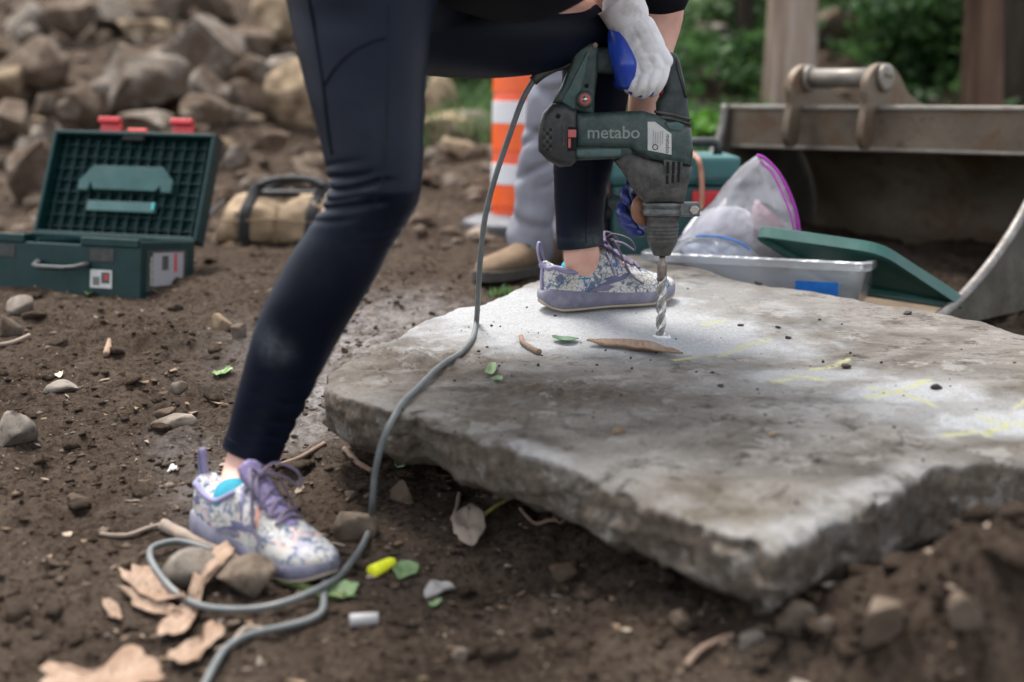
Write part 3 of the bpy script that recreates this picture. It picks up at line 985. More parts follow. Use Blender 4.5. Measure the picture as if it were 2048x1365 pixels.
ph = np.linspace(0, 2 * np.pi, NP, endpoint=False)
for lx, ly, rx, ry in SILd:
    my = 0.5 * (ly + ry)
    Y = leg_Y(my)
    a, b = AY(lx, ly, Y), AY(rx, ry, Y)
    c_ = 0.5 * (a + b)
    ex = 0.5 * (b - a)
    hw = np.linalg.norm(ex)
    hy = hw * np.interp(my, [0, 300, 420, 600, 900], [0.98, 1.0, 0.92, 0.90, 0.88])
    cs, sn = np.cos(ph), np.sin(ph)
    # folds at the back of the knee and near the hem
    q = np.zeros(NP)
    back = np.clip(-cs * 0.9 + 0.15 - 0.25 * sn, 0, 1) ** 0.9
    env = np.exp(-((my - 385) / 55.0) ** 2)
    for gy_, gd_, gw_, gl_ in ((332, .035, 5, .45), (358, .075, 6, .15), (379, .10, 6.5, -.15), (399, .055, 4, .40), (420, .11, 7, -.05), (446, .04, 6, .35)):
        line_ = gy_ + (9 * math.sin(gy_ * 1.7) - 12) * np.clip(cs + 1, 0, 1.2) ** 1.5 + 3 * np.sin(ph * 3 + gy_)
        q = q - gd_ * np.exp(-((my - line_) / gw_) ** 2) * smooth01((-cs - gl_ + 0.55) / 0.6) * (sn < 0.6)
    q = q + env * back * 0.02
    env2 = np.exp(-((my - 835) / 55.0) ** 2)
    for gy_, gd_, gw_, sl_ in ((742, .030, 5, 10), (784, .055, 6, 16), (822, .075, 6.5, 14), (852, .05, 5, 10), (872, .03, 4, 8)):
        q = q - gd_ * np.exp(-((my - gy_ - sl_ * cs - 2 * np.sin(3 * ph + gy_)) / gw_) ** 2) * smooth01((cs + 0.75) / 0.7) * (sn < 0.5)
    q = q + env2 * 0.012
    env3 = np.exp(-((my - 470) / 40.0) ** 2) * np.clip(cs, 0, 1)
    q = q + env3 * 0.012 * np.sin(my / 21.0 * 2 * np.pi)
    # pocket hollow on the hip
    q = q - 0.05 * np.exp(-((my - 40) / 30.0) ** 2) * np.exp(-((cs - (-0.15)) / 0.45) ** 2) * (sn < 0)
    ring = c_ + (1 + q)[:, None] * (cs[:, None] * ex + np.stack([0 * ph, hy * sn, 0 * ph], 1))
    leg_rings.append(ring)
    leg_par.append((my, c_, ex, hy))
lpy = np.array([p[0] for p in leg_par])
def leg_pt(px, py, lift=0.0008):
    i = int(np.argmin(np.abs(lpy - py)))
    my, c_, ex, hy = leg_par[i]
    x_ = AY(px, py, c_[1])[0]
    for _ in range(3):
        cs = np.clip((x_ - c_[0]) / ex[0], -0.98, 0.98)
        sn = -math.sqrt(1 - cs * cs)
        Yp = c_[1] + hy * sn
        x_ = AY(px, py, Yp)[0]
    k = 1 + lift / np.linalg.norm(ex)
    z_ = AY(px, py, c_[1] + hy * sn)[2]
    return np.array([c_[0] + (x_ - c_[0]) * k, c_[1] + hy * sn * k, z_])
# --- far leg
FSIL = [((1128, -10), (1268, -10), 2.620), ((1118, 45), (1276, 45), 2.620), ((1122, 100), (1272, 100), 2.630), ((1124, 160), (1262, 160), 2.651), ((1116, 230), (1250, 230), 2.674), ((1109, 290), (1236, 290), 2.685), ((1107, 330), (1226, 330), 2.696), ((1108, 375), (1214, 375), 2.707), ((1110, 420), (1208, 420), 2.719), ((1112, 465), (1207, 463), 2.730), ((1113, 485), (1207, 480), 2.730), ((1114, 499), (1209, 488), 2.730)]
FSd = cat(np.array([[*a, *b, c] for a, b, c in FSIL], float), 8)
f_rings = []
for lx, ly, rx, ry, Y in FSd:
    a, b = AY(lx, ly, Y), AY(rx, ry, Y)
    c_ = 0.5 * (a + b); ex = 0.5 * (b - a); hw = np.linalg.norm(ex)
    my = 0.5 * (ly + ry)
    q = 0.010 * np.exp(-((my - 345) / 12) ** 2) * np.cos(ph) ** 2 + 0.012 * np.exp(-((my - 392) / 7) ** 2) - 0.015 * np.exp(-((my - 352) / 5) ** 2) - 0.012 * np.exp(-((my - 470) / 4) ** 2)
    q = q + 0.008 * np.sin(my / 9.0 + np.sin(ph)) * np.exp(-((my - 420) / 40) ** 2)
    f_rings.append(c_ + (1 + q)[:, None] * (np.cos(ph)[:, None] * ex + np.stack([0 * ph, 0.92 * hw * np.sin(ph), 0 * ph], 1)))
legs = MB()
legs.add(loft(leg_rings)).add(loft(f_rings))
HIP_N = AY(735, -215, 2.24)
HIP_F = AY(800, -10, 2.42)
KNEE_F = AY(1200, 45, 2.62)
# far thigh: thick, nearly level, with the underside the photo shows
TH_ = [((770, -130), (770, 150), 2.40), ((850, -70), (850, 152), 2.44), ((950, -40), (950, 158), 2.49), ((1050, -20), (1050, 152), 2.54), ((1130, -15), (1130, 140), 2.58), ((1200, -15), (1200, 118), 2.61), ((1245, 0), (1245, 95), 2.62), ((1268, 25), (1268, 70), 2.625)]
t_rings = []
for tx, ty, bx, by, Y in cat(np.array([[*a, *b, c] for a, b, c in TH_], float), 8):
    a, b = AY(tx, ty, Y), AY(bx, by, Y)
    c_ = 0.5 * (a + b); ez = 0.5 * (b - a); hw = np.linalg.norm(ez)
    t_rings.append(c_ + np.cos(ph)[:, None] * ez + np.stack([-0.35 * hw * np.sin(ph), 0.85 * hw * np.sin(ph), 0 * ph], 1))
legs.add(loft(t_rings))
PEL = 0.5 * (HIP_N + HIP_F) + np.array([-0.02, 0, 0.04])
legs.add(limb([HIP_N + [-.02, -.01, 0.05], PEL, HIP_F + [0, .02, 0.03]], [0.13, 0.165, 0.14], 40))
lg = fix_normals(obj('leggings', legs, m_leg, person))
LV = legs.get()[0]
sm = np.zeros(len(LV))
for px, py, r, a in ((540, 690, 0.020, 1.2), (565, 700, 0.016, 0.9), (510, 640, 0.035, 0.20), (840, 340, 0.05, 0.05), (700, 480, 0.05, 0.10), (770, 250, 0.05, 0.08), (700, 420, 0.03, 0.14), (640, 520, 0.04, 0.10)):
    p = leg_pt(px, py)
    sm = np.maximum(sm, a * np.exp(-(np.linalg.norm((LV - p) * np.array([1, 1, 0.8]), axis=1) / r) ** 2))
p = AY(1185, 478, 2.73 - 0.04)
sm = np.maximum(sm, 0.9 * np.exp(-(np.linalg.norm((LV - p) * np.array([1, 1, 1.4]), axis=1) / 0.028) ** 2))
at = lg.data.attributes.new('smudge', 'FLOAT', 'POINT')
at.data.foreach_set('value', sm.astype(np.float32))
for line, mm, rr in (([(780, -60), (778, 60), (776, 180), (772, 290), (762, 370), (735, 430), (690, 500), (640, 580), (598, 660), (566, 740), (545, 820), (528, 912)], m_seam_grey, 0.0011),
                     ([(612, -60), (618, 0), (634, 90), (646, 170), (655, 250), (664, 310)], m_seam, 0.0016),
                     ([(648, 172), (668, 140), (700, 108), (735, 88), (772, 76)], m_seam, 0.0016),
                     ([(452, 874), (480, 890), (515, 902), (552, 908)], m_seam_grey, 0.0009)):
    P = np.array([leg_pt(*p, lift=0.0006) for p in cat(np.array(line, float), 8)])
    obj('seam', tube(P, rr, 6), mm, lg)
mf = 2.68 - 0.046
obj('seam', tube([AY(1172, y_, 2.71 - 0.050 - 0.00020 * (460 - y_)) for y_ in range(335, 494, 8)], 0.0009, 6), m_seam, lg)
obj('ankle_print', tube([leg_pt(a, b, 0.0008) for a, b in ((520, 908), (530, 912), (540, 914), (549, 913))], 0.0035, 8, flat=0.35), simple('reflective_print', (0.16, 0.16, 0.10), 0.5), lg)

# --- body: one continuous skin surface under the clothes
SH_N = AY(1225, -330, 2.22)
SH_F = AY(1300, -330, 2.58)
EL_N = AY(1195, -220, 2.30)
WR_N = AY(1248, 20, YD - 0.015)
EL_F = AY(1325, -10, YD + 0.15)
WR_F = AY(1284, 345, YD + 0.115)
ANK_N = AY(494, 938, leg_Y(920))
ANK_F = AY(1163, 510, 2.73)
fdir = (TOE_N - HEEL_N); fdir[2] = 0; fdir /= np.linalg.norm(fdir)
FH = ST_(1112, 622); FT = ST_(1335, 604)
fdir2 = FT - FH; fdir2[2] = 0; fdir2 /= np.linalg.norm(fdir2)
body = MB()
body.add(limb([HIP_N, 0.5 * (HIP_N + leg_par[100][1]), leg_par[100][1]], [0.085, 0.075, 0.055]))
body.add(limb([leg_par[100][1], leg_par[165][1], leg_par[215][1], ANK_N, HEEL_N + fdir * 0.064 + [0, 0, 0.055]], [0.05, 0.052, 0.036, 0.0365, 0.030]))
body.add(limb([HEEL_N + fdir * 0.05 + [0, 0, 0.05], HEEL_N + fdir * 0.13 + [0, 0, 0.042], HEEL_N + fdir * 0.19 + [0, 0, 0.036]], [0.022, 0.02, 0.013]))
body.add(limb([HIP_F, 0.5 * (HIP_F + KNEE_F), KNEE_F], [0.08, 0.065, 0.052]))
body.add(limb([KNEE_F, f_rings[24].mean(0), f_rings[48].mean(0), f_rings[72].mean(0), f_rings[-3].mean(0), ANK_F, FH + fdir2 * 0.052 + [0, 0, 0.060]], [0.045, 0.042, 0.038, 0.033, 0.033, 0.037, 0.027]))
body.add(limb([FH + fdir2 * 0.05 + [0, 0, 0.05], FH + fdir2 * 0.13 + [0, 0, 0.042], FH + fdir2 * 0.19 + [0, 0, 0.036]], [0.022, 0.02, 0.013]))
CH = 0.5 * (SH_N + SH_F) + np.array([-0.03, 0, -0.04])
body.add(limb([PEL, 0.5 * (PEL + CH) + [0, 0, 0.05], CH], [0.12, 0.115, 0.13], 24))
body.add(limb([SH_N, CH, SH_F], [0.055, 0.09, 0.055]))
body.add(limb([SH_N, EL_N, WR_N + [-.02, 0, .05], WR_N], [0.05, 0.042, 0.031, 0.029]))
body.add(limb([SH_F, EL_F, AY(1300, 130, YD + 0.14), WR_F], [0.048, 0.043, 0.038, 0.028]))
HEAD = CH + np.array([0.23, -0.03, 0.02])
body.add(limb([CH, HEAD + [-.08, 0, 0.0]], [0.06, 0.05]))
body.add(limb([HEAD + [-.03, 0, 0.03], HEAD + [0.04, 0, -0.05]], [0.082, 0.075], 24))
bo = fix_normals(obj('body', body, m_skin, person))
rm_ = bo.modifiers.new('remesh', 'REMESH'); rm_.mode = 'VOXEL'; rm_.voxel_size = 0.006; rm_.use_smooth_shade = True
sm_ = bo.modifiers.new('smooth', 'SMOOTH'); sm_.iterations = 6; sm_.factor = 0.5
hair = MB(); hair.add(limb([HEAD + [-.05, 0, 0.06], HEAD + [0.02, 0, 0.04]], [0.085, 0.083], 24))
obj('hair', hair, simple('brown_hair', (0.05, 0.03, 0.018), 0.6), bo)
# shirt: hangs below the bent torso
sh = MB()
shp = [((800, -420), (800, -60), 2.33, .17), ((870, -430), (870, 0), 2.33, .18), ((940, -440), (940, 34), 2.33, .185), ((1010, -450), (1010, 42), 2.33, .185), ((1080, -460), (1080, 36), 2.34, .185), ((1140, -470), (1140, 18), 2.36, .185), ((1190, -470), (1190, -10), 2.38, .18), ((1250, -460), (1250, -70), 2.40, .17), ((1320, -430), (1320, -160), 2.42, .13)]
s_rings = []
for tx, ty, bx, by, Y, dep in cat(np.array([[*a, *b, c, d] for a, b, c, d in shp], float), 6):
    a, b = AY(tx, ty, Y), AY(bx, by, Y)
    c_ = 0.5 * (a + b); ez = 0.5 * (b - a)
    fold = 1 + 0.02 * np.sin(ph * 5 + tx / 40)
    s_rings.append(c_ + fold[:, None] * (np.cos(ph)[:, None] * ez + np.stack([0 * ph, dep * np.sin(ph), 0 * ph], 1)))
sh.add(loft(s_rings))
sh.add(limb([SH_N, 0.5 * (SH_N + EL_N)], [0.075, 0.065], 24))
sh.add(limb([SH_F, AY(1318, -120, YD + 0.15), AY(1322, -15, YD + 0.15)], [0.075, 0.062, 0.054], 24))
sho = fix_normals(obj('shirt', sh, m_shirt, person))

# --- shoes
m_sho = mat('printed_mesh', (0.6, 0.58, 0.6), 0.85, 0, 0.2)
n = NT(m_sho)
mpn = n.new('ShaderNodeMapping'); mpn.inputs['Scale'].default_value = (1, 1, 1); n.link(n.O, mpn.inputs['Vector'])
o_ = mpn.outputs[0]
c = n.ramp(n.noise(26, 3, 0.5, o_), [(0.35, (0.40, 0.375, 0.33)), (0.55, (0.50, 0.475, 0.45)), (0.7, (0.36, 0.345, 0.40))])
c = n.mix(n.ramp(n.noise(30, 4, 0.6, o_, 1.0), [(0.60, 0.0), (0.66, 0.75)]), c, (0.62, 0.36, 0.30))
wv = n.new('ShaderNodeVectorMath', operation='ADD')
nv_ = n.new('ShaderNodeTexNoise'); nv_.inputs['Scale'].default_value = 45
n.link(o_, nv_.inputs['Vector'])
sc_ = n.new('ShaderNodeVectorMath', operation='SCALE'); sc_.inputs['Scale'].default_value = 0.022
n.link(nv_.outputs['Color'], sc_.inputs[0]); n.link(o_, wv.inputs[0]); n.link(sc_.outputs[0], wv.inputs[1])
vd = n.voro(120, 'DISTANCE_TO_EDGE', wv.outputs[0])
pat = n.math('MULTIPLY', n.ramp(vd, [(0.03, 0.9), (0.09, 0.0)]), n.ramp(n.noise(22, 3, 0.5, o_), [(0.40, 0.0), (0.48, 1.0)]))
c = n.mix(pat, c, (0.04, 0.075, 0.13))
c = n.mix(n.ramp(n.noise(34, 5, 0.65, o_, 1.5), [(0.54, 0.0), (0.60, 0.9)]), c, (0.055, 0.10, 0.17))
n.color(c)
n.bump(n.noise(520, 3, 0.6, o_), 0.5, 0.0012)
m_mid = simple('lavender_foam', (0.115, 0.110, 0.160), 0.65, 0, 0.12, 30, (0.30, 0.29, 0.30), 0.45, 40, 0.1, 0.001)
m_outs = simple('tan_outsole', (0.36, 0.29, 0.22), 0.8, 0, 0.2, 60, (0.05, 0.04, 0.035), 0.4, 30)
m_lav = simple('lavender_knit', (0.20, 0.185, 0.30), 0.8, 0, 0.12, 60)
m_lace = simple('purple_grey_lace', (0.095, 0.075, 0.115), 0.8, 0, 0.35, 500)
m_side = simple('slate_overlay', (0.085, 0.085, 0.16), 0.6, 0, 0.15, 40)
m_tongue = simple('tongue_fabric', (0.16, 0.13, 0.24), 0.8, 0, 0.5, 90)
m_sock = simple('teal_sock', (0.008, 0.20, 0.28), 0.85, 0, 0.15, 80)
m_coral = simple('coral_loop', (0.62, 0.28, 0.20), 0.7)
def build_shoe(heel, fwd_pt, Lt, label, ankle, back=0.02, mirror=1.0):
    f = fwd_pt - heel
    ex = f / np.linalg.norm(f)
    up = np.array([0, 0, 1.0]); up = up - ex * (up @ ex); up /= np.linalg.norm(up)
    ey = np.cross(up, ex)
    org = heel - ex * back
    def W(p):
        return org + ex * p[0] * Lt + ey * p[1] * mirror + up * p[2]
    xs = np.array([0.0, .01, .03, .06, .10, .16, .22, .28, .34, .40, .46, .52, .58, .64, .70, .76, .82, .87, .91, .945, .97, .988, .998])
    hw = np.interp(xs, [0, .01, .03, .06, .1, .2, .32, .45, .58, .70, .80, .88, .94, .97, .99, 1.0], [.008, .017, .026, .031, .0345, .037, .036, .037, .042, .046, .0455, .040, .031, .023, .014, .005])
    toff = np.interp(xs, [0, .3, .6, .8, 1.0], [0, -.001, .002, .006, .008])
    zb = np.interp(xs, [0, .05, .3, .6, .8, .92, 1.0], [.040, .038, .032, .026, .024, .028, .036])
    H = np.interp(xs, [0, .01, .03, .1, .2, .28, .36, .43, .48, .55, .63, .70, .78, .85, .92, .96, .985, 1.0], [.074, .09, .098, .087, .079, .086, .104, .119, .117, .101, .086, .075, .065, .058, .052, .048, .044, .038])
    ex_s = np.interp(xs, [0, .2, .45, .6, .8, 1], [.55, .55, .85, .95, .85, .7])
    NPH = 36
    pa = np.linspace(0, np.pi, NPH)
    def sec(i):
        cs, sn = np.cos(pa), np.sin(pa)
        e = ex_s[i]
        yy = hw[i] * np.sign(cs) * np.abs(cs) ** (0.85 if xs[i] > .45 else .55) + toff[i]
        z_ = zb[i] + (H[i] - zb[i]) * sn ** e
        return np.stack([np.full(NPH, xs[i]), yy, z_], 1)
    up_r = [np.array([W(p) for p in np.concatenate([sec(i), sec(i)[::-1][:, :] * [1, 0.96, 0] + [0, 0, zb[i] - 0.004]])]) for i in range(len(xs))]
    shoe = fix_normals(obj('shoe', loft(up_r), m_sho, person))
    shoe['label'] = label
    def side_pt(x, z, s, lift=0.0012):
        h_ = np.interp(x, xs, H); b_ = np.interp(x, xs, zb); w_ = np.interp(x, xs, hw); e = np.interp(x, xs, ex_s)
        sn = np.clip((z - b_) / (h_ - b_), 0, 0.999) ** (1 / e)
        cs = math.sqrt(1 - sn * sn)
        y_ = w_ * cs ** (0.85 if x > .45 else .55)
        return W((x, s * (y_ + lift) + np.interp(x, xs, toff), z + lift * 0.4))
    def top_pt(x, y_, lift=0.001):
        h_ = np.interp(x, xs, H); b_ = np.interp(x, xs, zb); w_ = np.interp(x, xs, hw); e = np.interp(x, xs, ex_s)
        cs = np.clip(abs(y_) / w_, 0, 0.999) ** (1 / (0.85 if x > .45 else .55))
        return W((x, y_ + np.interp(x, xs, toff), b_ + (h_ - b_) * math.sqrt(1 - cs * cs) ** e + lift))
    # midsole and outsole
    def sole(z0f, z1f, grow, name, mm):
        x2 = np.concatenate([[-.030, -.026, -.015], xs[2:-1], [1.005, 1.012]])
        rr = []
        for x in x2:
            w_ = np.interp(x, [-.03, -.026, -.015, .02, .06, .1, .2, .32, .45, .58, .70, .80, .88, .94, .97, .99, 1.005, 1.012], [.006, .014, .022, .032, .036, .0385, .040, .038, .039, .045, .049, .0485, .043, .034, .026, .017, .008, .003]) + grow
            to = np.interp(x, [0, .3, .6, .8, 1.0], [0, -.001, .002, .006, .008])
            lo, hi = z0f(x), z1f(x)
            bev = min(0.004, (hi - lo) * 0.3)
            q = [(-w_ + bev, lo), (w_ - bev, lo), (w_, lo + bev), (w_ + .001, (lo + hi) / 2), (w_ - .002, hi - bev * .4), (w_ - bev, hi), (-w_ + bev, hi), (-w_ + .002, hi - bev * .4), (-w_ - .001, (lo + hi) / 2), (-w_, lo + bev)]
            rr.append(np.array([W((x, a + to, b)) for a, b in q]))
        return fix_normals(obj(name, loft(rr), mm, shoe))
    bot = lambda x: float(np.interp(x, [-.03, 0.02, .1, .2, .5, .75, .88, .96, 1.02], [.020, .008, .0015, .001, .002, .001, .003, .010, .020]))
    sole(lambda x: bot(x) + .004, lambda x: float(np.interp(x, [-.03, 0, .05, .3, .6, .8, .92, 1.02], [.036, .047, .045, .038, .030, .028, .032, .039])), 0.0, 'midsole', m_mid)
    sole(bot, lambda x: bot(x) + .0055, -0.0012, 'outsole', m_outs)
    # collar
    cl = [side_pt(x, np.interp(x, xs, H) - d, s_) for x, d, s_ in ((.40, .012, 1), (.33, .009, 1), (.26, .007, 1), (.19, .006, 1), (.12, .006, 1), (.06, .007, 1), (.02, .010, 1))]
    cl += [W((-.002, 0, .092))]
    cl += [side_pt(x, np.interp(x, xs, H) - d, s_) for x, d, s_ in ((.02, .010, -1), (.06, .007, -1), (.12, .006, -1), (.19, .006, -1), (.26, .007, -1), (.33, .009, -1), (.40, .012, -1))]
    obj('collar', tube(cat(cl, 6), 0.0048, 10), m_lav, shoe)
    # pull loop behind the heel
    lp = [W(p) for p in ((.005, 0, .082), (-.018, 0, .100), (-.030, 0, .120), (-.020, 0, .134), (-.004, 0, .128), (.006, 0, .108), (.018, 0, .098))]
    obj('pull_loop', tube(cat(lp, 6), 0.0062, 8, flat=0.28, up=ex), m_lav, shoe)
    obj('heel_stripe', tube(cat([W((-.008, 0, .044)), W((-.006, 0, .065)), W((.001, 0, .088))], 6), 0.007, 8, flat=0.35, up=ex), m_lav, shoe)
    # sock
    an = np.asarray(ankle)
    sk = [W((.26, 0, .045)), W((.27, 0, .066)), W((.27, 0, .088))]
    sk[2] = sk[1] + (an - sk[1]) / np.linalg.norm(an - sk[1]) * 0.014
    obj('sock', tube(cat(sk, 4), [0.028, 0.0350, 0.0362], 28), m_sock, shoe)
    # tongue
    tg = [top_pt(.74, 0, .001), top_pt(.66, 0, .002), top_pt(.58, 0, .003), top_pt(.50, 0, .005), W((.44, 0, .126)), W((.405, 0, .138)), W((.385, 0, .143))]
    tg = cat(tg, 5)
    rr = []
    for i, p in enumerate(tg):
        t_ = i / (len(tg) - 1)
        w_ = np.interp(t_, [0, .2, .7, .92, 1], [.012, .021, .024, .022, .015])
        q = [(-w_, -.006), (-w_ * .6, 0.0), (0, .0026), (w_ * .6, 0.0), (w_, -.006), (w_ * .6, -.007), (-w_ * .6, -.007)]
        rr.append(np.array([p + ey * a + up * b for a, b in q]))
    fix_normals(obj('tongue', loft(rr), m_tongue, shoe))
    # laces: bars, crosses, bow
    ey_x = [.46, .52, .58, .64, .70]
    for i, x in enumerate(ey_x):
        for s_ in (1, -1):
            a = top_pt(x, s_ * .0235, .003)
            x2 = ey_x[i + 1] if i + 1 < len(ey_x) else x
            b = top_pt(x2 if i + 1 < len(ey_x) else x, -s_ * .0235, .003)
            mid = top_pt((x + x2) / 2, 0, .0075 if s_ > 0 else .006)
            if i + 1 == len(ey_x) and s_ < 0:
                continue
            obj('lace', tube(cat([a, mid, b], 6), 0.0036, 8, flat=0.5), m_lace, shoe)
            if i % 2 == 0 and i + 1 < len(ey_x):
                obj('lace_loop', tube([top_pt(x - .01, s_ * .025, .002), top_pt(x + .012, s_ * .031, .002), top_pt(x + .03, s_ * .036, .0015)], 0.0026, 8, flat=0.5), m_coral if i == 2 else m_lav, shoe)
    K = top_pt(.47, 0, .011)
    obj('bow_knot', limb([K - ey * .007, K + ey * .007], [0.006, 0.006], 12, 4), m_lace, shoe)
    for s_ in (1, -1):
        lp = [K, K + ey * s_ * .022 + up * .016 + ex * .008, K + ey * s_ * .042 + up * .006 + ex * .036, K + ey * s_ * .040 - up * .016 + ex * .046, K + ey * s_ * .026 - up * .002 + ex * .026, K + ey * s_ * .004 + up * .002]
        obj('bow_loop', tube(cat(lp, 7), 0.0032, 8, flat=0.55), m_lace, shoe)
        lp = [K, K + ey * s_ * .020 + up * .002 + ex * .012, side_pt(.60, .066, s_, .006), side_pt(.665, .050, s_, .004), side_pt(.70, .044, s_, .005)]
        obj('lace_end', tube(cat(lp, 7), 0.0028, 8, flat=0.55), m_lace, shoe)
    # printed side mark: two chevrons
    def patch(poly, s_, mm, nm):
        mb = MB()
        P = np.array(poly, float)
        Pd = cat(P, 1, True) if False else P
        dense = []
        for a, b in zip(Pd, np.roll(Pd, -1, 0)):
            for k in range(6):
                dense.append(a + (b - a) * k / 6)
        cpt = P.mean(axis=0)
        top = [side_pt(p[0], p[1], s_, .0016) for p in dense]
        bot_ = [side_pt(p[0], p[1], s_, -.001) for p in dense]
        N_ = len(dense)
        V = np.array(top + bot_ + [side_pt(cpt[0], cpt[1], s_, .0018)])
        F = [(i, (i + 1) % N_, N_ + (i + 1) % N_, N_ + i) for i in range(N_)] + [(i, 2 * N_, (i + 1) % N_) for i in range(N_)]
        fix_normals(obj(nm, (V, F), mm, shoe, smooth=False))
    for s_ in (1, -1):
        patch([(.42, .046), (.56, .066), (.61, .068), (.57, .056)], s_, m_side, 'side_mark')
        patch([(.30, .040), (.40, .044), (.53, .060), (.50, .064), (.40, .060), (.45, .056)], s_, m_side, 'side_mark')
        patch([(.28, .037), (.44, .036), (.49, .044), (.42, .048)], s_, m_mid, 'side_mark')
        patch([(.055, .068), (.085, .060), (.13, .064), (.10, .074)], s_, m_side, 'side_mark')
    return shoe
shN = build_shoe(HEEL_N, TOE_N, 0.292, 'near lavender and white patterned shoe on the soil', ANK_N, 0.012)
shF = build_shoe(FH, FT, 0.276, 'far patterned shoe standing on the dusty slab', ANK_F, 0.026)

# --- right glove (white knit back, blue palm) gripping the drill
def ay(px, py, dy):
    return AY(px, py, YD + dy)
gl = MB()
W0 = ay(1256, 40, -.016)
knu = [(1330, 122, -.044), (1315, 134, -.050), (1297, 142, -.050), (1278, 147, -.042)]
mid = [(1323, 160, -.050), (1303, 168, -.056), (1284, 172, -.053), (1268, 170, -.044)]
tip = [(1306, 184, -.026), (1287, 188, -.028), (1271, 186, -.024), (1258, 178, -.018)]
end = [(1296, 178, .014), (1280, 180, .014), (1266, 177, .014), (1254, 170, .012)]
for k in range(4):
    A, B, T_, E = ay(*knu[k]), ay(*mid[k]), ay(*tip[k]), ay(*end[k])
    gl.add(limb([W0 + (A - W0) * 0.08, W0 + (A - W0) * 0.55 + [0, -.004, 0], A], [0.027, 0.021, 0.0145], 16))
    fr = (0.0100, 0.0103, 0.0100, 0.0092)[k]
    gl.add(limb([A, B, T_, E], [fr * 1.2, fr, fr * 0.98, fr * 0.85], 14, 6))
gl.add(limb([ay(1280, 62, -.024), ay(1300, 95, -.038)], [0.030, 0.027], 16))
gl.add(limb([ay(1262, 60, .0), ay(1290, 90, .026), ay(1322, 112, .034), ay(1334, 130, .02)], [0.022, 0.017, 0.0125, 0.010], 14))
gl.add(limb([ay(1243, 14, -.016), ay(1262, 52, -.016)], [0.034, 0.033], 24))
glo = fix_normals(obj('glove', gl, m_white_knit, person))
glo['label'] = 'white knit glove with blue palm gripping the top handle'
r1 = glo.modifiers.new('remesh', 'REMESH'); r1.mode = 'VOXEL'; r1.voxel_size = 0.0018; r1.use_smooth_shade = True
r2 = glo.modifiers.new('smooth', 'SMOOTH'); r2.iterations = 2; r2.factor = 0.5
cuff = [ay(1236, 2, -.016), ay(1246, 18, -.016), ay(1256, 38, -.016), ay(1262, 50, -.016)]
fix_normals(obj('cuff', tube(cat(cuff, 5), [0.0405, 0.0405, 0.039, 0.0345], 40), m_white_knit, glo))
pc = MB()
pc.add(limb([ay(1229, 68, -.020), ay(1240, 96, -.034), ay(1250, 130, -.042), ay(1252, 158, -.036)], [0.013, 0.0215, 0.0245, 0.019], 18))
pc.add(limb([ay(1252, 160, -.024), ay(1242, 166, -.004), ay(1234, 164, .012)], [0.016, 0.013, 0.009], 14))
for k in (0, 1, 2):
    a, b = ay(*mid[k]), ay(*tip[k + 1])
    pc.add(limb([0.5 * (ay(*mid[k]) + ay(*mid[k + 1])) + [0, .006, .006], 0.5 * (ay(*tip[k]) + ay(*tip[k + 1])) + [0, -.011, .002]], [0.0080, 0.0098], 12))
pco = fix_normals(obj('palm_coating', pc, m_blue, glo))
r1 = pco.modifiers.new('remesh', 'REMESH'); r1.mode = 'VOXEL'; r1.voxel_size = 0.002; r1.use_smooth_shade = True
r2 = pco.modifiers.new('smooth', 'SMOOTH'); r2.iterations = 5; r2.factor = 0.5
# --- left glove on the side handle behind the collar
lgv = MB()
W1 = WR_F
lgv.add(limb([W1, ay(1285, 385, .105), ay(1286, 412, .085)], [0.030, 0.032, 0.028], 18))
for pts_, fr in ((((1286, 384), (1262, 380), (1250, 390), (1256, 404)), .0115), (((1282, 415), (1250, 414), (1244, 428), (1262, 440)), .0115), (((1284, 432), (1254, 434), (1250, 447), (1270, 455)), .0112), (((1286, 446), (1262, 450), (1264, 462), (1282, 466)), .0105)):
    ds = (.085, .055, .03, .022)
    lgv.add(limb([ay(a, b, d) for (a, b), d in zip(pts_, ds)], [fr * 1.1, fr, fr * .95, fr * .8], 14, 6))
lgo = fix_normals(obj('glove', lgv, m_navy_glove, person))
lgo['label'] = 'dark blue glove holding the side handle behind the drill'
r1 = lgo.modifiers.new('remesh', 'REMESH'); r1.mode = 'VOXEL'; r1.voxel_size = 0.0022; r1.use_smooth_shade = True
r2 = lgo.modifiers.new('smooth', 'SMOOTH'); r2.iterations = 6; r2.factor = 0.5

# ------------------------------------------------------------------ the rotary hammer
drill = thing('rotary_hammer', 'dusty dark green corded rotary hammer drilling into the slab', 'drill', tuple(float(v) for v in TIP))
def pl(p, d):
    return AY(p[0], p[1], YD) + np.array([0, d, 0])
def pix(poly, half, rad_px, name, mm, parent=drill, back=None, dens=1, shift=0.0):
    P2 = np.array([[AY(p[0], p[1], YD)[0], AY(p[0], p[1], YD)[2]] for p in (cat(np.array(poly, float), dens, True) if dens > 1 else poly)])
    vf = pillow(P2, half, rad_px / 1110.0, lambda p, d: np.array([p[0], YD + d + shift, p[1]]), back=back)
    return fix_normals(obj(name, vf, mm, parent, bevel=0))
def px(v):
    return v / 1110.0
pix([(1150, 226), (1188, 226), (1285, 222), (1312, 230), (1340, 248), (1378, 256), (1382, 290), (1381, 330), (1345, 326), (1300, 318), (1272, 306), (1255, 296), (1150, 294)], .040, 13, 'motor_housing', m_drill)
pix([(1146, 288), (1262, 288), (1266, 316), (1150, 320)], .033, 10, 'lower_housing', m_soft)
pix([(1150, 296), (1240, 296), (1240, 312), (1150, 314)], .037, 5, 'housing_rail', m_drill2)
rc = pix([(1077, 250), (1086, 226), (1104, 207), (1124, 207), (1153, 222), (1153, 320), (1141, 331), (1118, 333), (1095, 321), (1077, 302)], .041, 14, 'rear_cap', m_black)
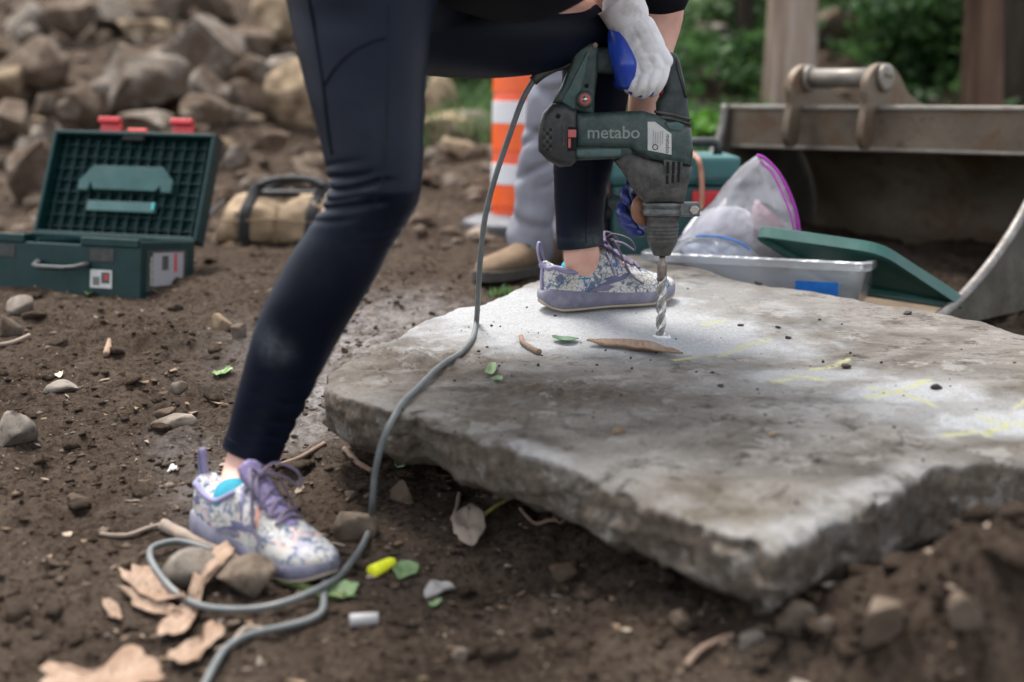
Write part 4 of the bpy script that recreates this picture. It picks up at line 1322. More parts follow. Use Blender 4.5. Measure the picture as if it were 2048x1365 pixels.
for i in range(4):
    for j in range(6):
        q = AY(1081.5 + i * 6.2, 258 + j * 8, YD)
        dd = -.0415 + (0.008 if i == 0 else 0.003 if i == 1 else 0)
        obj('vent_rib', boxm((q[0], YD + dd, q[2]), (px(4.2), .004, px(4.5))), m_slot if (i + j) % 2 else m_gear, rc, smooth=False, bevel=.0008)
q = AY(1115, 232, YD)
obj('cap_screw_hole', lathe([(.0042, 0), (.0042, .0015)], (q[0], YD - .0425, q[2]), (0, 1, 0), 16), m_slot, rc)
sl_ = pix([(1133, 253), (1151, 253), (1151, 300), (1133, 302)], .0425, 3, 'selector_recess', m_slot)
q = AY(1142, 266, YD); obj('selector_switch', boxm((q[0], YD - .0435, q[2]), (px(16), .006, px(15))), m_pink, sl_, smooth=False, bevel=.001)
q = AY(1137, 285, YD); obj('selector_mark', boxm((q[0], YD - .0430, q[2]), (px(5), .004, px(18))), m_pink, sl_, smooth=False, bevel=.0008)
q = AY(1125, 268, YD); obj('cap_ridge', boxm((q[0], YD - .0415, q[2]), (px(4), .004, px(42))), m_gear, rc, smooth=False, bevel=.001)
stl = pix([(1104, 208), (1123, 172), (1140, 130), (1147, 104), (1160, 96), (1178, 88), (1190, 86), (1197, 98), (1194, 150), (1188, 196), (1188, 229), (1150, 224), (1124, 207)], .0225, 8, 'handle_strut', m_drill)
pix([(1122, 204), (1140, 168), (1158, 132), (1172, 104), (1178, 104), (1170, 150), (1158, 190), (1148, 221)], .0245, 3, 'strut_panel', m_drill2, stl, back=-.018)
q = AY(1168, 199, YD)
obj('pivot_boss', lathe([(px(17), 0), (px(17), .010), (px(13.5), .0125), (px(13), .0125)], (q[0], YD - .021, q[2]), (0, -1, 0), 28), m_drill, stl)
obj('pivot_washer', lathe([(px(11), 0), (px(11), .003), (px(9), .004)], (q[0], YD - .0325, q[2]), (0, -1, 0), 24), m_pink, stl)
obj('pivot_screw', lathe([(px(6), 0), (px(5.5), .002), (px(3.5), .0035), (px(1), .004)], (q[0], YD - .036, q[2]), (0, -1, 0), 20), m_steel, stl)
q = AY(1172, 172, YD)
obj('strut_hole', lathe([(.0038, 0), (.0038, .001)], (q[0], YD - .0245, q[2]), (0, -1, 0), 14), m_slot, stl)
q = AY(1189, 92, YD)
obj('worn_corner', lathe([(px(6), 0), (px(5), .003), (px(2), .004)], (q[0], YD - .0205, q[2]), (0, -1, 0), 16), simple('worn_tan', (0.24, 0.19, 0.14), 0.6), stl)
gr = pix([(1186, 96), (1240, 94), (1300, 96), (1345, 106), (1348, 150), (1310, 156), (1240, 150), (1186, 148)], .020, 14, 'top_grip', m_soft)
q = AY(1225, 130, YD)
obj('grip_screw', lathe([(px(5), 0), (px(4), .002), (px(1), .003)], (q[0], YD - .0205, q[2]), (0, -1, 0), 16), m_steel, gr)
sr = pix([(1316, 112), (1335, 104), (1350, 108), (1358, 125), (1367, 160), (1373, 200), (1378, 240), (1380, 266), (1345, 258), (1313, 240), (1313, 205), (1326, 182), (1324, 150)], .025, 13, 'handle_front', m_soft)
pix([(1350, 116), (1357, 130), (1364, 160), (1371, 196), (1366, 192), (1358, 166), (1349, 138)], .0265, 2, 'grip_insert', m_black, sr, back=-.018)
pix([(1316, 178), (1336, 178), (1336, 197), (1320, 196)], .012, 4, 'trigger', m_red)
for k in range(3):
    y0 = 221 + k * 9
    pix([(1311, y0), (1342, y0 + 5), (1379, y0 + 16), (1380, y0 + 21), (1342, y0 + 11), (1311, y0 + 6)], .0285, 2.4, 'bellows_ring', m_gear, sr)
pix([(1325, 245), (1350, 243), (1362, 250), (1358, 262), (1335, 260)], .0425, 3, 'housing_lug', m_drill2, back=0)
gh_ = pix([(1228, 322), (1250, 300), (1272, 308), (1300, 319), (1345, 327), (1381, 331), (1378, 350), (1370, 380), (1365, 404), (1286, 404), (1272, 388), (1256, 362), (1244, 342)], .036, 14, 'gear_housing', m_gear)
vf_ = pix([(1322, 316), (1360, 318), (1362, 345), (1352, 372), (1336, 374), (1326, 352)], .0375, 3, 'vent_panel', m_gear, gh_, back=-.02)
for k in range(3):
    xk = 1331 + k * 11
    q = AY(xk, 334, YD); obj('vent_slot', boxm((q[0], YD - .0378, q[2]), (px(5.6), .001, px(24))), m_slot, vf_, smooth=False, bevel=.0004)
    q = AY(xk - 1, 357 - k * 1.5, YD); obj('vent_slot', boxm((q[0], YD - .0378, q[2]), (px(5), .001, px(17))), m_slot, vf_, smooth=False, bevel=.0004)
q0 = AY(1325, 416, YD)
def yz(py):
    return AY(1325, py, YD)[2]
prof = [(px(36), yz(404)), (px(42), yz(404)), (px(43), yz(407)), (px(43), yz(413)), (px(40.5), yz(415)), (px(40.5), yz(419)), (px(43), yz(421)), (px(43), yz(427)), (px(41), yz(430)), (px(30), yz(431))]
cl = fix_normals(obj('clamp_collar', lathe(prof, (q0[0], YD, 0), (0, 0, 1), 40), m_clamp, drill))
qb = AY(1382, 418, YD)
obj('clamp_block', boxm((qb[0] - px(6), YD - .006, qb[2]), (px(42), .036, px(27))), m_clamp, cl, smooth=False, bevel=.0025)
hx = []
for z_ in (0, .006):
    hx.append(np.array([[qb[0] + px(3) + px(9.5) * math.cos(k * math.pi / 3 + .2), YD - .024 - z_, qb[2] + px(9.5) * math.sin(k * math.pi / 3 + .2)] for k in range(6)]))
fix_normals(obj('hex_bolt', loft(hx), m_steel, cl, smooth=False, bevel=.0008))
obj('collar_flange', lathe([(px(22), 0), (px(33), .004), (px(33), .012), (px(26), .016)], AY(1296, 420, YD) + [0, .006, 0], (-0.55, 0.83, 0.0), 28), m_brown, cl)
shd = [AY(1296, 420, YD) + [0, .01, 0], AY(1262, 417, YD) + [0, .06, 0], AY(1240, 414, YD) + [0, .11, 0]]
obj('side_handle', limb(shd, [0.014, 0.0165, 0.015], 18), m_soft, drill)
prof = []
for py_, r_ in ((429, 31), (433, 33), (440, 33), (442, 31.5), (448, 31.5), (450, 33), (453, 33), (455, 31), (457, 33), (460, 33), (462, 31), (464, 32.5), (467, 32.5), (469, 30.5), (471, 32), (475, 32), (477, 30), (480, 31), (484, 30), (486, 28.5), (490, 27.5), (492, 26), (497, 23.5), (503, 20), (508, 18.5), (511, 16.5), (512, 8)):
    prof.append((px(r_), yz(py_)))
chk = fix_normals(obj('chuck', lathe(prof, (q0[0] + px(0.5), YD, 0), (0, 0, 1), 48), m_gear, drill))
bx = AY(1324, 540, YD)[0]
prof = [(px(r_), yz(p)) for p, r_ in ((505, 6.3), (521, 6.3), (527, 9), (532, 9.6), (556, 9.6), (562, 9.2))]
bit = fix_normals(obj('drill_bit', lathe(prof, (bx, YD, 0), (0, 0, 1), 24), m_shank, drill))
rings = []
zt, zb_ = yz(552), TIP[2] - 0.012
NB = 150
pb = np.linspace(0, 2 * np.pi, 40, endpoint=False)
for k in range(NB):
    f = k / (NB - 1)
    z_ = zt + (zb_ - zt) * f
    tw = -(zt - z_) / px(62) * 2 * np.pi
    lob = np.clip(0.5 + 0.5 * np.cos(2 * (pb - tw)), 0, 1)
    rr_ = px(10.2) * (0.66 + 0.34 * smooth01((lob - 0.28) / 0.35))
    sh_ = 0.0
    rings.append(np.stack([bx + rr_ * np.cos(pb), YD + rr_ * np.sin(pb), np.full(40, z_)], 1))
fix_normals(obj('bit_flutes', loft(rings), m_steel, bit))
# lettering and rating plate
TM = Matrix.Rotation(R(90), 4, 'X')
q = AY(1173, 276, YD)
world_text('metabo', m_letter, drill, px(101), Matrix.Translation((q[0], YD - .0400, q[2])) @ TM, 0.0006, 0.008, 'brand_lettering')
lbp = [(1291, 243), (1305, 243), (1338, 267), (1338, 308), (1291, 299)]
lb = pix(lbp, .0410, .3, 'rating_plate', m_label, drill, back=-.038)
q = AY(1327, 268, YD)
world_text('metabo', m_ink, lb, px(36), Matrix.Translation((q[0], YD - .0411, q[2])) @ TM @ Matrix.Rotation(R(-90), 4, 'Z'), 0.0003, 0.005)
for k in range(5):
    q = AY(1302 + k * 4.6, 274 + (k % 2) * 2, YD)
    obj('print_line', boxm((q[0], YD - .0412, q[2]), (px(1.3), .0006, px(30 - 4 * (k % 3)))), simple('grey_print', (0.25, 0.25, 0.25), 0.6), lb, smooth=False)
q = AY(1306, 293, YD)
tor = [np.array([q[0] + px(5) * math.cos(a), YD - .0412, q[2] + px(5) * math.sin(a)]) for a in np.linspace(0, 2 * math.pi, 17)]
obj('print_emblem', tube(tor, px(1.0), 6, cap=False), m_ink, lb)
# cable boot and cable
bt = [AY(1152, 112, YD), AY(1135, 120, YD), AY(1110, 130, YD) + [0, -.004, 0], AY(1085, 146, YD) + [0, -.008, 0], AY(1066, 163, YD) + [0, -.012, 0]]
obj('cable_boot', tube(cat(bt, 6), [0.0165, 0.0155, 0.0125, 0.0100, 0.0088], 18), m_gear, drill)
obj('boot_ring', tube([AY(1153, 110, YD), AY(1144, 114, YD)], 0.0178, 20), m_pink, drill)
CP = [(1068, 160, 2.42), (1045, 200, 2.41), (1020, 268, 2.40), (992, 350, 2.39), (972, 425, 2.39), (962, 500, 2.40), (957, 575, 2.42)]
cp = [AY(a, b, YD - 0.012 + (c_ - 2.42)) for a, b, c_ in CP]
for a, b in ((953, 650), (945, 682), (922, 712), (880, 745), (832, 786), (806, 812)):
    cp.append(ST_(a, b, 0.006))
e = cp[-1]
ed_ = ST_(800, 826)
for a, b, dy in ((779, 852, -.028), (762, 895, -.036), (750, 950, -.036), (745, 1005, -.036)):
    cp.append(AY(a, b, ed_[1] + dy))
for a, b in ((741, 1062), (727, 1108), (700, 1150), (660, 1192), (600, 1224), (530, 1240), (460, 1237), (400, 1220), (350, 1194), (318, 1165), (302, 1140), (304, 1118), (326, 1104), (365, 1100)):
    cp.append(GP(a, b, 0.013))
for a, b in ((430, 1112), (520, 1132), (600, 1138), (640, 1150)):
    cp.append(GP(a, b, 0.002))
for a, b in ((649, 1175), (648, 1205), (646, 1240), (626, 1258), (570, 1275), (500, 1296), (452, 1325), (425, 1368), (405, 1420)):
    cp.append(GP(a, b, 0.006))
cd_ = cat(np.array(cp), 10)
i0 = 190
zz_ = cd_[:, 2].copy()
ker = np.hanning(33); ker /= ker.sum()
sm_z = np.convolve(np.pad(zz_, 16, mode='edge'), ker, mode='valid')
wz = smooth01((np.arange(len(cd_)) - 185) / 20.0)
cd_[:, 2] = zz_ * (1 - wz) + wz * (sm_z + 0.002)
cab = obj('power_cable', tube(cd_, 0.0051, 12), m_cable, drill)
# ------------------------------------------------------------------ open tool case (left)
m_case = simple('case_green', (0.0022, 0.023, 0.0235), 0.42, 0, 0.2, 20, (0.018, 0.042, 0.040), 0.3, 18, 0.1, 0.001, 0.25)
m_case2 = simple('case_green_inner', (0.005, 0.026, 0.026), 0.4, 0, 0.15, 20, (0.030, 0.060, 0.057), 0.4, 14, 0.1, 0.001, 0.3)
m_case_pale = simple('case_panel', (0.022, 0.068, 0.066), 0.45, 0, 0.2, 16, (0.07, 0.10, 0.095), 0.4, 14, 0.1, 0.001, 0.3)
m_silver = simple('silver_label', (0.30, 0.30, 0.32), 0.45, 0, 0.12, 20, (0.15, 0.14, 0.14), 0.4, 20)
cFR = GP(280, 598)
yaw = R(-15)
Mc = Matrix.Translation((cFR[0], cFR[1], cFR[2] - 0.006)) @ Matrix.Rotation(yaw, 4, 'Z') @ Matrix.Rotation(R(-5.5), 4, 'X') @ Matrix.Rotation(R(1.0), 4, 'Y')
case = thing('tool_case', 'open dark green plastic tool case with red latches on the soil', 'tool case', mat=Mc)
CW, CD, CHh = 0.460, 0.262, 0.140
def cbox(name, c, s, mm, parent=case, bevel=0.003, M=None):
    return obj(name, boxm(c, s, M), mm, parent, smooth=False, bevel=bevel, local=True)
# local: x from -CW (left) to 0 (right), y from 0 (front) to CD (back), z up
base = MB()
t_ = 0.006
for c_, s_ in (((-CW / 2, CD / 2, t_ / 2), (CW, CD, t_)), ((-CW / 2, t_ / 2, CHh / 2 - .009), (CW, t_, CHh - .018)), ((-CW / 2, CD - t_ / 2, CHh / 2), (CW - .002, t_, CHh - .001)), ((-t_ / 2, CD / 2, CHh / 2 - .002), (t_, CD - .002, CHh - .004)), ((-CW + t_ / 2, CD / 2, CHh / 2 - .002), (t_, CD - .002, CHh - .004))):
    base.add(boxm(c_, s_))
cb = obj('case_base', base, m_case, case, smooth=False, bevel=.003, local=True)
# front rim with the lowered middle
cbox('rim_section', (-.080, .002, CHh - .010), (.150, .012, .020), m_case, cb)
cbox('rim_section', (-CW + .080, .002, CHh - .010), (.150, .012, .020), m_case, cb)
# front recesses and feet
for xx in (-.100, -CW + .100):
    cbox('latch_recess', (xx, -.0005, CHh - .040), (.062, .003, .030), m_black, cb, .001)
for xx in (-.130, -.250):
    cbox('foot_slot', (xx, -.0008, .010), (.034, .003, .006), m_slot, cb, .0005)
cbox('side_recess', (.0006, .120, .066), (.003, .190, .096), simple('case_dark_side', (0.014, 0.026, 0.024), 0.5, 0, 0.2, 20, (0.08, 0.075, 0.065), 0.5, 16), cb, .0008)
cbox('side_rib', (.0022, .235, .030), (.004, .050, .010), m_case2, cb, .001)
sl = cbox('side_label', (.0024, .125, .070), (.002, .145, .078), m_silver, cb, .0003)
TS = Matrix.Translation((.0036, .048, .034)) @ Matrix.Rotation(R(90), 4, 'Z') @ Matrix.Rotation(R(90), 4, 'X') @ Matrix.Rotation(R(90), 4, 'Z')
world_text('metabo', m_label, sl, .066, TS, .0004, .008)
cbox('label_picture', (.0037, .108, .085), (.0008, .030, .034), m_ink, sl, .0002)
cbox('label_print', (.0037, .158, .085), (.0008, .012, .045), m_red, sl, .0002)
st_ = cbox('front_sticker', (-.100, -.0024, .045), (.056, .002, .042), m_label, cb, .0003)
cbox('sticker_picture', (-.088, -.0036, .048), (.022, .0006, .026), m_ink, st_, .0002)
cbox('sticker_picture', (-.112, -.0036, .040), (.018, .0006, .020), simple('grey_ink', (0.12, 0.12, 0.12), .6), st_, .0002)
cbox('sticker_picture', (-.086, -.0039, .050), (.010, .0006, .012), m_red, st_, .0001)
# carry handle folded forward
hp = [(-.135, -.002, .078), (-.150, -.040, .070), (-.165, -.052, .068), (-.235, -.052, .068), (-.250, -.040, .070), (-.265, -.002, .078)]
obj('carry_handle', tube(hp, .0085, 8, flat=.7), m_black, case, smooth=False, local=True)
# inside: tray rim seen at the back
cbox('inner_tray', (-CW / 2, CD / 2, CHh - .030), (CW - .020, CD - .020, .006), m_case2, case, .001)
for xx in (-.12, -.28):
    cbox('tray_divider', (xx, CD / 2, CHh - .020), (.004, CD - .03, .022), m_case2, case, .001)
# lid, hinged at the back and leaning a little backwards
LM = Matrix.Translation((0, CD + .004, CHh - .004)) @ Matrix.Rotation(R(-19), 4, 'X')
LH, LT = 0.285, 0.046
def lbox(name, c, s, mm, parent, bevel=.002):
    return cbox(name, c, s, mm, parent, bevel, LM)
lid = MB()
lid.add(boxm((-CW / 2, LT - .002, LH / 2), (CW, .005, LH), LM))
for c_, s_ in (((-.005, LT / 2, LH / 2), (.010, LT, LH)), ((-CW + .005, LT / 2, LH / 2), (.010, LT, LH)), ((-CW / 2, LT / 2, LH - .005), (CW - .02, LT, .010)), ((-CW / 2, LT / 2, .005), (CW - .02, LT, .010))):
    lid.add(boxm(c_, s_, LM))
lo_ = obj('case_lid', lid, m_case, case, smooth=False, bevel=.003, local=True)
for k in range(1, 15):
    lbox('lid_rib', (-CW + k * CW / 15, LT - .013, LH / 2), (.0022, .020, LH - .024), m_case2, lo_, .0004)
for k in range(1, 9):
    lbox('lid_rib', (-CW / 2, LT - .011, k * LH / 9), (CW - .024, .016, .0022), m_case2, lo_, .0004)
def lplate(name, poly, y0, y1, mm):
    V, F = loft([np.array([[p[0], y, p[1]] for p in poly]) for y in (y0, y1)])
    V = V @ np.array(LM.to_3x3()).T + np.array(LM.translation)
    fix_normals(obj(name, (V, F), mm, lo_, smooth=False, bevel=.001, local=True))
x0 = -CW / 2
lplate('lid_panel', [(x0 - .132, .125), (x0 - .132, .150), (x0 - .098, .192), (x0 + .098, .192), (x0 + .132, .155), (x0 + .132, .125), (x0 + .105, .125), (x0 + .100, .142), (x0 + .088, .128), (x0 - .088, .128), (x0 - .098, .148), (x0 - .103, .125)], .006, .024, m_case_pale)
lplate('lid_panel', [(x0 - .098, .072), (x0 - .098, .098), (x0 + .095, .098), (x0 + .095, .072)], .010, .024, simple('case_panel_dark', (0.025, 0.085, 0.082), .45, 0, .2, 16, (0.12, 0.14, 0.13), .4, 14))
lbox('lid_chip', (x0 + .090, .008, .088), (.006, .003, .018), simple('bright_teal', (0.05, 0.42, 0.40), .5), lo_, .001)
for xx, nm in ((-.305, 'latch'), (-.100, 'latch')):
    lp_ = MB()
    lp_.add(boxm((xx, LT * .35, LH + .014), (.058, .012, .024), LM)).add(boxm((xx - .004, LT * .2, LH + .032), (.062, .020, .016), LM))
    obj(nm, lp_, m_red, lo_, smooth=False, bevel=.003, local=True)
lbox('centre_clasp', (x0, LT * .4, LH + .006), (.055, .016, .016), simple('bright_red', (0.55, 0.03, 0.025), .4), lo_, .003)
lbox('handle_cutout', (x0, .010, LH - .010), (.060, .016, .026), m_slot, lo_, .002)
for xx in (-.06, -.34):
    lbox('hinge', (xx, .020, -.004), (.050, .030, .014), m_case, lo_, .003)

# ------------------------------------------------------------------ canvas tool bag
m_canvas = simple('tan_canvas', (0.34, 0.245, 0.155), 0.9, 0, 0.15, 18, (0.16, 0.11, 0.065), 0.45, 8, 0.35, 0.003)
m_web = simple('black_webbing', (0.012, 0.012, 0.013), 0.75, 0, 0.3, 40, (0.06, 0.055, 0.05), 0.3, 20)
bp = GP(545, 497)
bag = thing('tool_bag', 'tan canvas tool bag with black straps behind the near leg', 'tool bag', (float(bp[0]), float(bp[1] + 0.1), float(bp[2])))
sB = np.linalg.norm(bp - ORG) / FPX
NBx = 40
rings = []
for k in range(NBx + 1):
    u = -1 + 2 * k / NBx
    w2 = 0.225
    e_ = (1 - abs(u) ** 5)
    hh = 0.145 * (0.62 + 0.38 * e_ ** .5)
    dd = 0.105 * (0.6 + 0.4 * e_ ** .5)
    rg = []
    for a in np.linspace(0, 2 * np.pi, 36, endpoint=False):
        cy, cz = math.cos(a), math.sin(a)
        yv = dd * np.sign(cy) * abs(cy) ** .55 * (1 - 0.38 * max(0, cz))
        zv = hh / 2 + hh / 2 * np.sign(cz) * abs(cz) ** .6
        xv = u * w2 * (1 - 0.16 * max(0, zv / hh)) - 0.0
        rg.append((xv, yv, zv))
    rings.append(np.array(rg))
V, F = loft(rings)
nz = fbm(V * 11 + 2, 4, 0.55)
V = V + np.stack([0.012 * nz, np.sign(V[:, 1]) * 0.034 * nz, 0.014 * nz], 1)
V[:, 1] += -0.012 * np.exp(-((V[:, 2] - 0.075) / 0.012) ** 2) * -1 * (V[:, 1] < 0)
bo_ = np.array([bp[0] + 0.045, bp[1] + 0.1, bp[2] - .004])
ry = np.array(Matrix.Rotation(R(-8), 3, 'Z'))
def bw(p):
    return np.asarray(p) @ ry.T + bo_
bb = fix_normals(obj('bag_body', (bw(V), F), m_canvas, bag))
for xx in (-.105, .085):
    st2 = [(xx - .008, -.104, .004), (xx - .004, -.112, .05), (xx, -.106, .10), (xx + .012, -.072, .143), (xx + .030, -.060, .172)]
    obj('strap', tube(cat(np.array([bw(p) for p in st2]), 5), .016, 8, flat=.2, up=(0, -1, 0)), m_web, bag)
obj('grip', tube(cat(np.array([bw(p) for p in ((-.080, -.064, .168), (-.02, -.060, .186), (.06, -.060, .186), (.11, -.064, .168))]), 6), .010, 8), m_web, bag)
obj('grip', tube(cat(np.array([bw(p) for p in ((-.085, .040, .150), (-.02, .03, .176), (.06, .03, .178), (.115, .040, .150))]), 6), .010, 8), m_web, bag)
obj('zip_flap', boxm((bo_[0] + .02, bo_[1] - .01, bo_[2] + .146), (.26, .075, .012)), m_web, bag, smooth=False, bevel=.004)
obj('bag_seam', tube(cat(np.array([bw(p) for p in ((-.02, -.112, .008), (-.018, -.116, .06), (-.014, -.100, .115))]), 5), .003, 6), simple('canvas_seam', (0.20, 0.13, 0.07), .9), bag)
obj('flap_edge', tube(cat(np.array([bw(p) for p in ((-.19, -.100, .070), (-.10, -.112, .074), (-.02, -.114, .078), (.06, -.114, .072), (.16, -.108, .074))]), 5), .003, 6), simple('canvas_fold', (0.17, 0.11, 0.06), .9), bag)
obj('side_strap', tube(cat(np.array([bw(p) for p in ((-.185, -.05, .125), (-.215, -.075, .09), (-.245, -.085, .05), (-.255, -.08, .032))]), 5), .012, 8, flat=.35), m_web, bag)

# ------------------------------------------------------------------ striped cone
m_or = simple('cone_orange', (0.70, 0.075, 0.010), 0.45, 0, 0.08, 20, (0.45, 0.08, 0.02), 0.3, 10, 0.05)
m_or2 = simple('cone_orange_sheet', (0.80, 0.105, 0.010), 0.35, 0, 0.05, 20)
m_wh = simple('cone_white_sheet', (0.62, 0.62, 0.64), 0.35, 0, 0.06, 20, (0.4, 0.38, 0.36), 0.25, 10)
m_rub = simple('cone_base_rubber', (0.085, 0.09, 0.105), 0.7, 0, 0.2, 20, (0.2, 0.17, 0.14), 0.5, 10)
YC = 4.35
cx = AY(1076, 430, YC)[0]
cz0 = gh(cx, YC)
cone = thing('traffic_cone', 'tall orange and white striped traffic channelizer behind the grey trousers', 'traffic cone', (cx, YC, cz0))
def cone_z(py):
    return AY(1060, py, YC)[2]
def crad(z):
    return 0.142 - 0.012 * (z - cone_z(430)) / 0.6
zs = [cone_z(425), cone_z(100)]
ztop = cz0 + 1.07
fix_normals(obj('cone_body', lathe([(crad(cz0 + .02), cz0 + .02), (crad(zs[0]), zs[0]), (crad(ztop - .12), ztop - .12), (.08, ztop - .08), (.035, ztop - .05), (.03, ztop)], (cx, YC, 0), (0, 0, 1), 40), m_or, cone))
obj('rubber_base', lathe([(.23, cz0 - .01), (.235, cz0 + .03), (.20, cz0 + .045), (.14, cz0 + .055), (.135, cz0 + .07)], (cx, YC, 0), (0, 0, 1), 8), m_rub, cone, smooth=False, bevel=.006)
for i, (a, b, wh) in enumerate(((366, 326, 1), (246, 202, 1), (300, 248, 0), (184, 150, 0), (408, 372, 0), (126, 84, 1), (64, 10, 0), (4, -40, 1), (-60, -110, 0))):
    z0, z1 = cone_z(a), cone_z(b)
    if z1 > ztop - .13:
        continue
    obj('stripe', lathe([(crad(z0), z0), (crad(z0) + .003, z0 + .001), (crad(z1) + .003, z1 - .001), (crad(z1), z1)], (cx, YC, 0), (0, 0, 1), 72), m_wh if wh else m_or2, cone, smooth=False)

# ------------------------------------------------------------------ second person, grey trousers
m_trou = mat('grey_work_trousers', (0.20, 0.20, 0.225), 0.9, 0, 0.15)
n = NT(m_trou)
n.color(n.ramp(n.noise(5, 4, 0.5), [(0.3, (0.175, 0.177, 0.205)), (0.7, (0.225, 0.227, 0.262))]))
n.bump(n.noise(300, 5, 0.6), 0.2, 0.001)
m_boot = simple('tan_work_boot', (0.17, 0.12, 0.078), 0.9, 0, 0.25, 14, (0.075, 0.052, 0.038), 0.7, 9, .3, .004, .1)
m_bsole = simple('boot_sole', (0.05, 0.043, 0.038), 0.9)
YP = 3.52
fx = AY(1050, 540, YP)[0]
p2 = thing('person', 'person in grey work trousers and tan boots standing behind the slab', 'person', (fx, YP, gh(fx, YP)))
gz = gh(fx, YP)
_cg = np.random.default_rng(91)
CREASE = [(_cg.uniform(.04, .75), _cg.uniform(3.2, 6.2), _cg.uniform(-.05, .05), _cg.uniform(.08, .2)) for _ in range(22)]
def leg2(pts, name='trouser_leg'):
    rings = []
    pt = cat(np.array(pts, float), 22)
    for (x_, y_, z_, r_) in pt:
        p_ = np.linspace(0, 2 * np.pi, 48, endpoint=False)
        nz_ = fbm(np.stack([np.cos(p_) * 1.3 + x_ * 3, np.sin(p_) * 1.3, np.full(48, z_ * 9.0)], 1), 2, .5)
        low = np.clip((0.42 - (z_ - gz)) / 0.42, 0, 1)
        q_ = 1 + 0.16 * nz_ + (0.05 + 0.05 * low) * np.sin(2 * p_ + z_ * 22 + x_ * 9) * np.sin(z_ * 31 + p_) + 0.03 * low * np.sin(z_ * 105 + 2.5 * np.sin(p_ + 1))
        for c0_, ph0, sl_, dp_ in CREASE:
            q_ = q_ - dp_ * np.exp(-((z_ - gz - c0_ - sl_ * np.sin(p_ - ph0)) / .011) ** 2) * (0.5 + 0.5 * np.cos(p_ - ph0 - 0.6))
        rings.append(np.stack([x_ + r_ * q_ * np.cos(p_), y_ + r_ * q_ * np.sin(p_), np.full(48, z_)], 1))
    return loft(rings)
def A2(px, py):
    q = AY(px, py, YP); return q[0], q[2]
tr = MB()
def ctr(px, py, r_, dy=0.0):
    x_, z_ = A2(px, py); return (x_, YP + dy, z_, r_)
hipz = gz + 0.90
tr.add(leg2([ctr(1060, 530, .054), ctr(1064, 470, .056), ctr(1074, 400, .055), ctr(1088, 320, .060), ctr(1106, 230, .068), ctr(1124, 140, .078), ctr(1128, 20, .10), (ctr(1140, -60, .1)[0], YP + .02, hipz, .115)]))
tr.add(leg2([ctr(1168, 498, .070, .10), ctr(1166, 450, .072, .10), ctr(1166, 400, .070, .10), ctr(1166, 320, .074, .10), ctr(1168, 230, .085, .09), ctr(1172, 140, .095, .08), ctr(1176, 20, .10, .06), (ctr(1172, -60, .1)[0], YP + .05, hipz, .115)]))
hx_ = ctr(1156, -60, .1)[0]
tr.add(limb([(hx_ - .04, YP + .03, hipz - .02), (hx_ + .04, YP + .03, hipz + .05)], [.14, .14], 24))
b2 = MB()
b2.add(limb([(hx_, YP + .03, hipz), (hx_, YP + .03, hipz + .28), (hx_, YP + .03, hipz + .50)], [.12, .115, .12], 20))
b2.add(limb([(hx_ - .17, YP + .03, hipz + .52), (hx_, YP + .03, hipz + .54), (hx_ + .17, YP + .03, hipz + .52)], [.055, .085, .055], 20))
for s_ in (-1, 1):
    b2.add(limb([(hx_ + s_ * .19, YP + .03, hipz + .50), (hx_ + s_ * .21, YP + .03, hipz + .24), (hx_ + s_ * .04, YP - .16, hipz + .20)], [.05, .04, .03]))
    b2.add(limb([(ctr(1140 if s_ < 0 else 1172, -60, 1)[0], YP + .03, hipz), (ctr(1128 if s_ < 0 else 1174, 20, 1)[0], YP + .03, ctr(1128, 20, 1)[2]), (ctr(1094 if s_ < 0 else 1166, 320, 1)[0], YP + (0 if s_ < 0 else .1), ctr(1090, 320, 1)[2]), (ctr(1056 if s_ < 0 else 1168, 525 if s_ < 0 else 505, 1)[0], YP + (0 if s_ < 0 else .1), ctr(1056, 525, 1)[2])], [.07, .07, .05, .036]))
b2.add(limb([(hx_, YP + .03, hipz + .5), (hx_, YP + .02, hipz + .66)], [.06, .052]))
b2.add(limb([(hx_, YP + .02, hipz + .70), (hx_, YP, hipz + .80)], [.082, .088], 20))
bo2 = fix_normals(obj('body', b2, m_skin, p2))
r1 = bo2.modifiers.new('remesh', 'REMESH'); r1.mode = 'VOXEL'; r1.voxel_size = 0.012; r1.use_smooth_shade = True
fix_normals(obj('trousers', tr, m_trou, p2))
s2 = MB(); s2.add(limb([(hx_, YP + .03, hipz + .02), (hx_, YP + .03, hipz + .3), (hx_, YP + .03, hipz + .5)], [.155, .15, .15], 28)).add(limb([(hx_ - .19, YP + .03, hipz + .5), (hx_, YP + .03, hipz + .53), (hx_ + .19, YP + .03, hipz + .5)], [.075, .1, .075], 24))
fix_normals(obj('shirt', s2, simple('olive_shirt', (0.10, 0.11, 0.08), .9), p2))
obj('hair', limb([(hx_, YP + .04, hipz + .76), (hx_, YP + .01, hipz + .83)], [.088, .086], 20), simple('dark_hair', (0.03, 0.02, 0.015), .6), bo2)
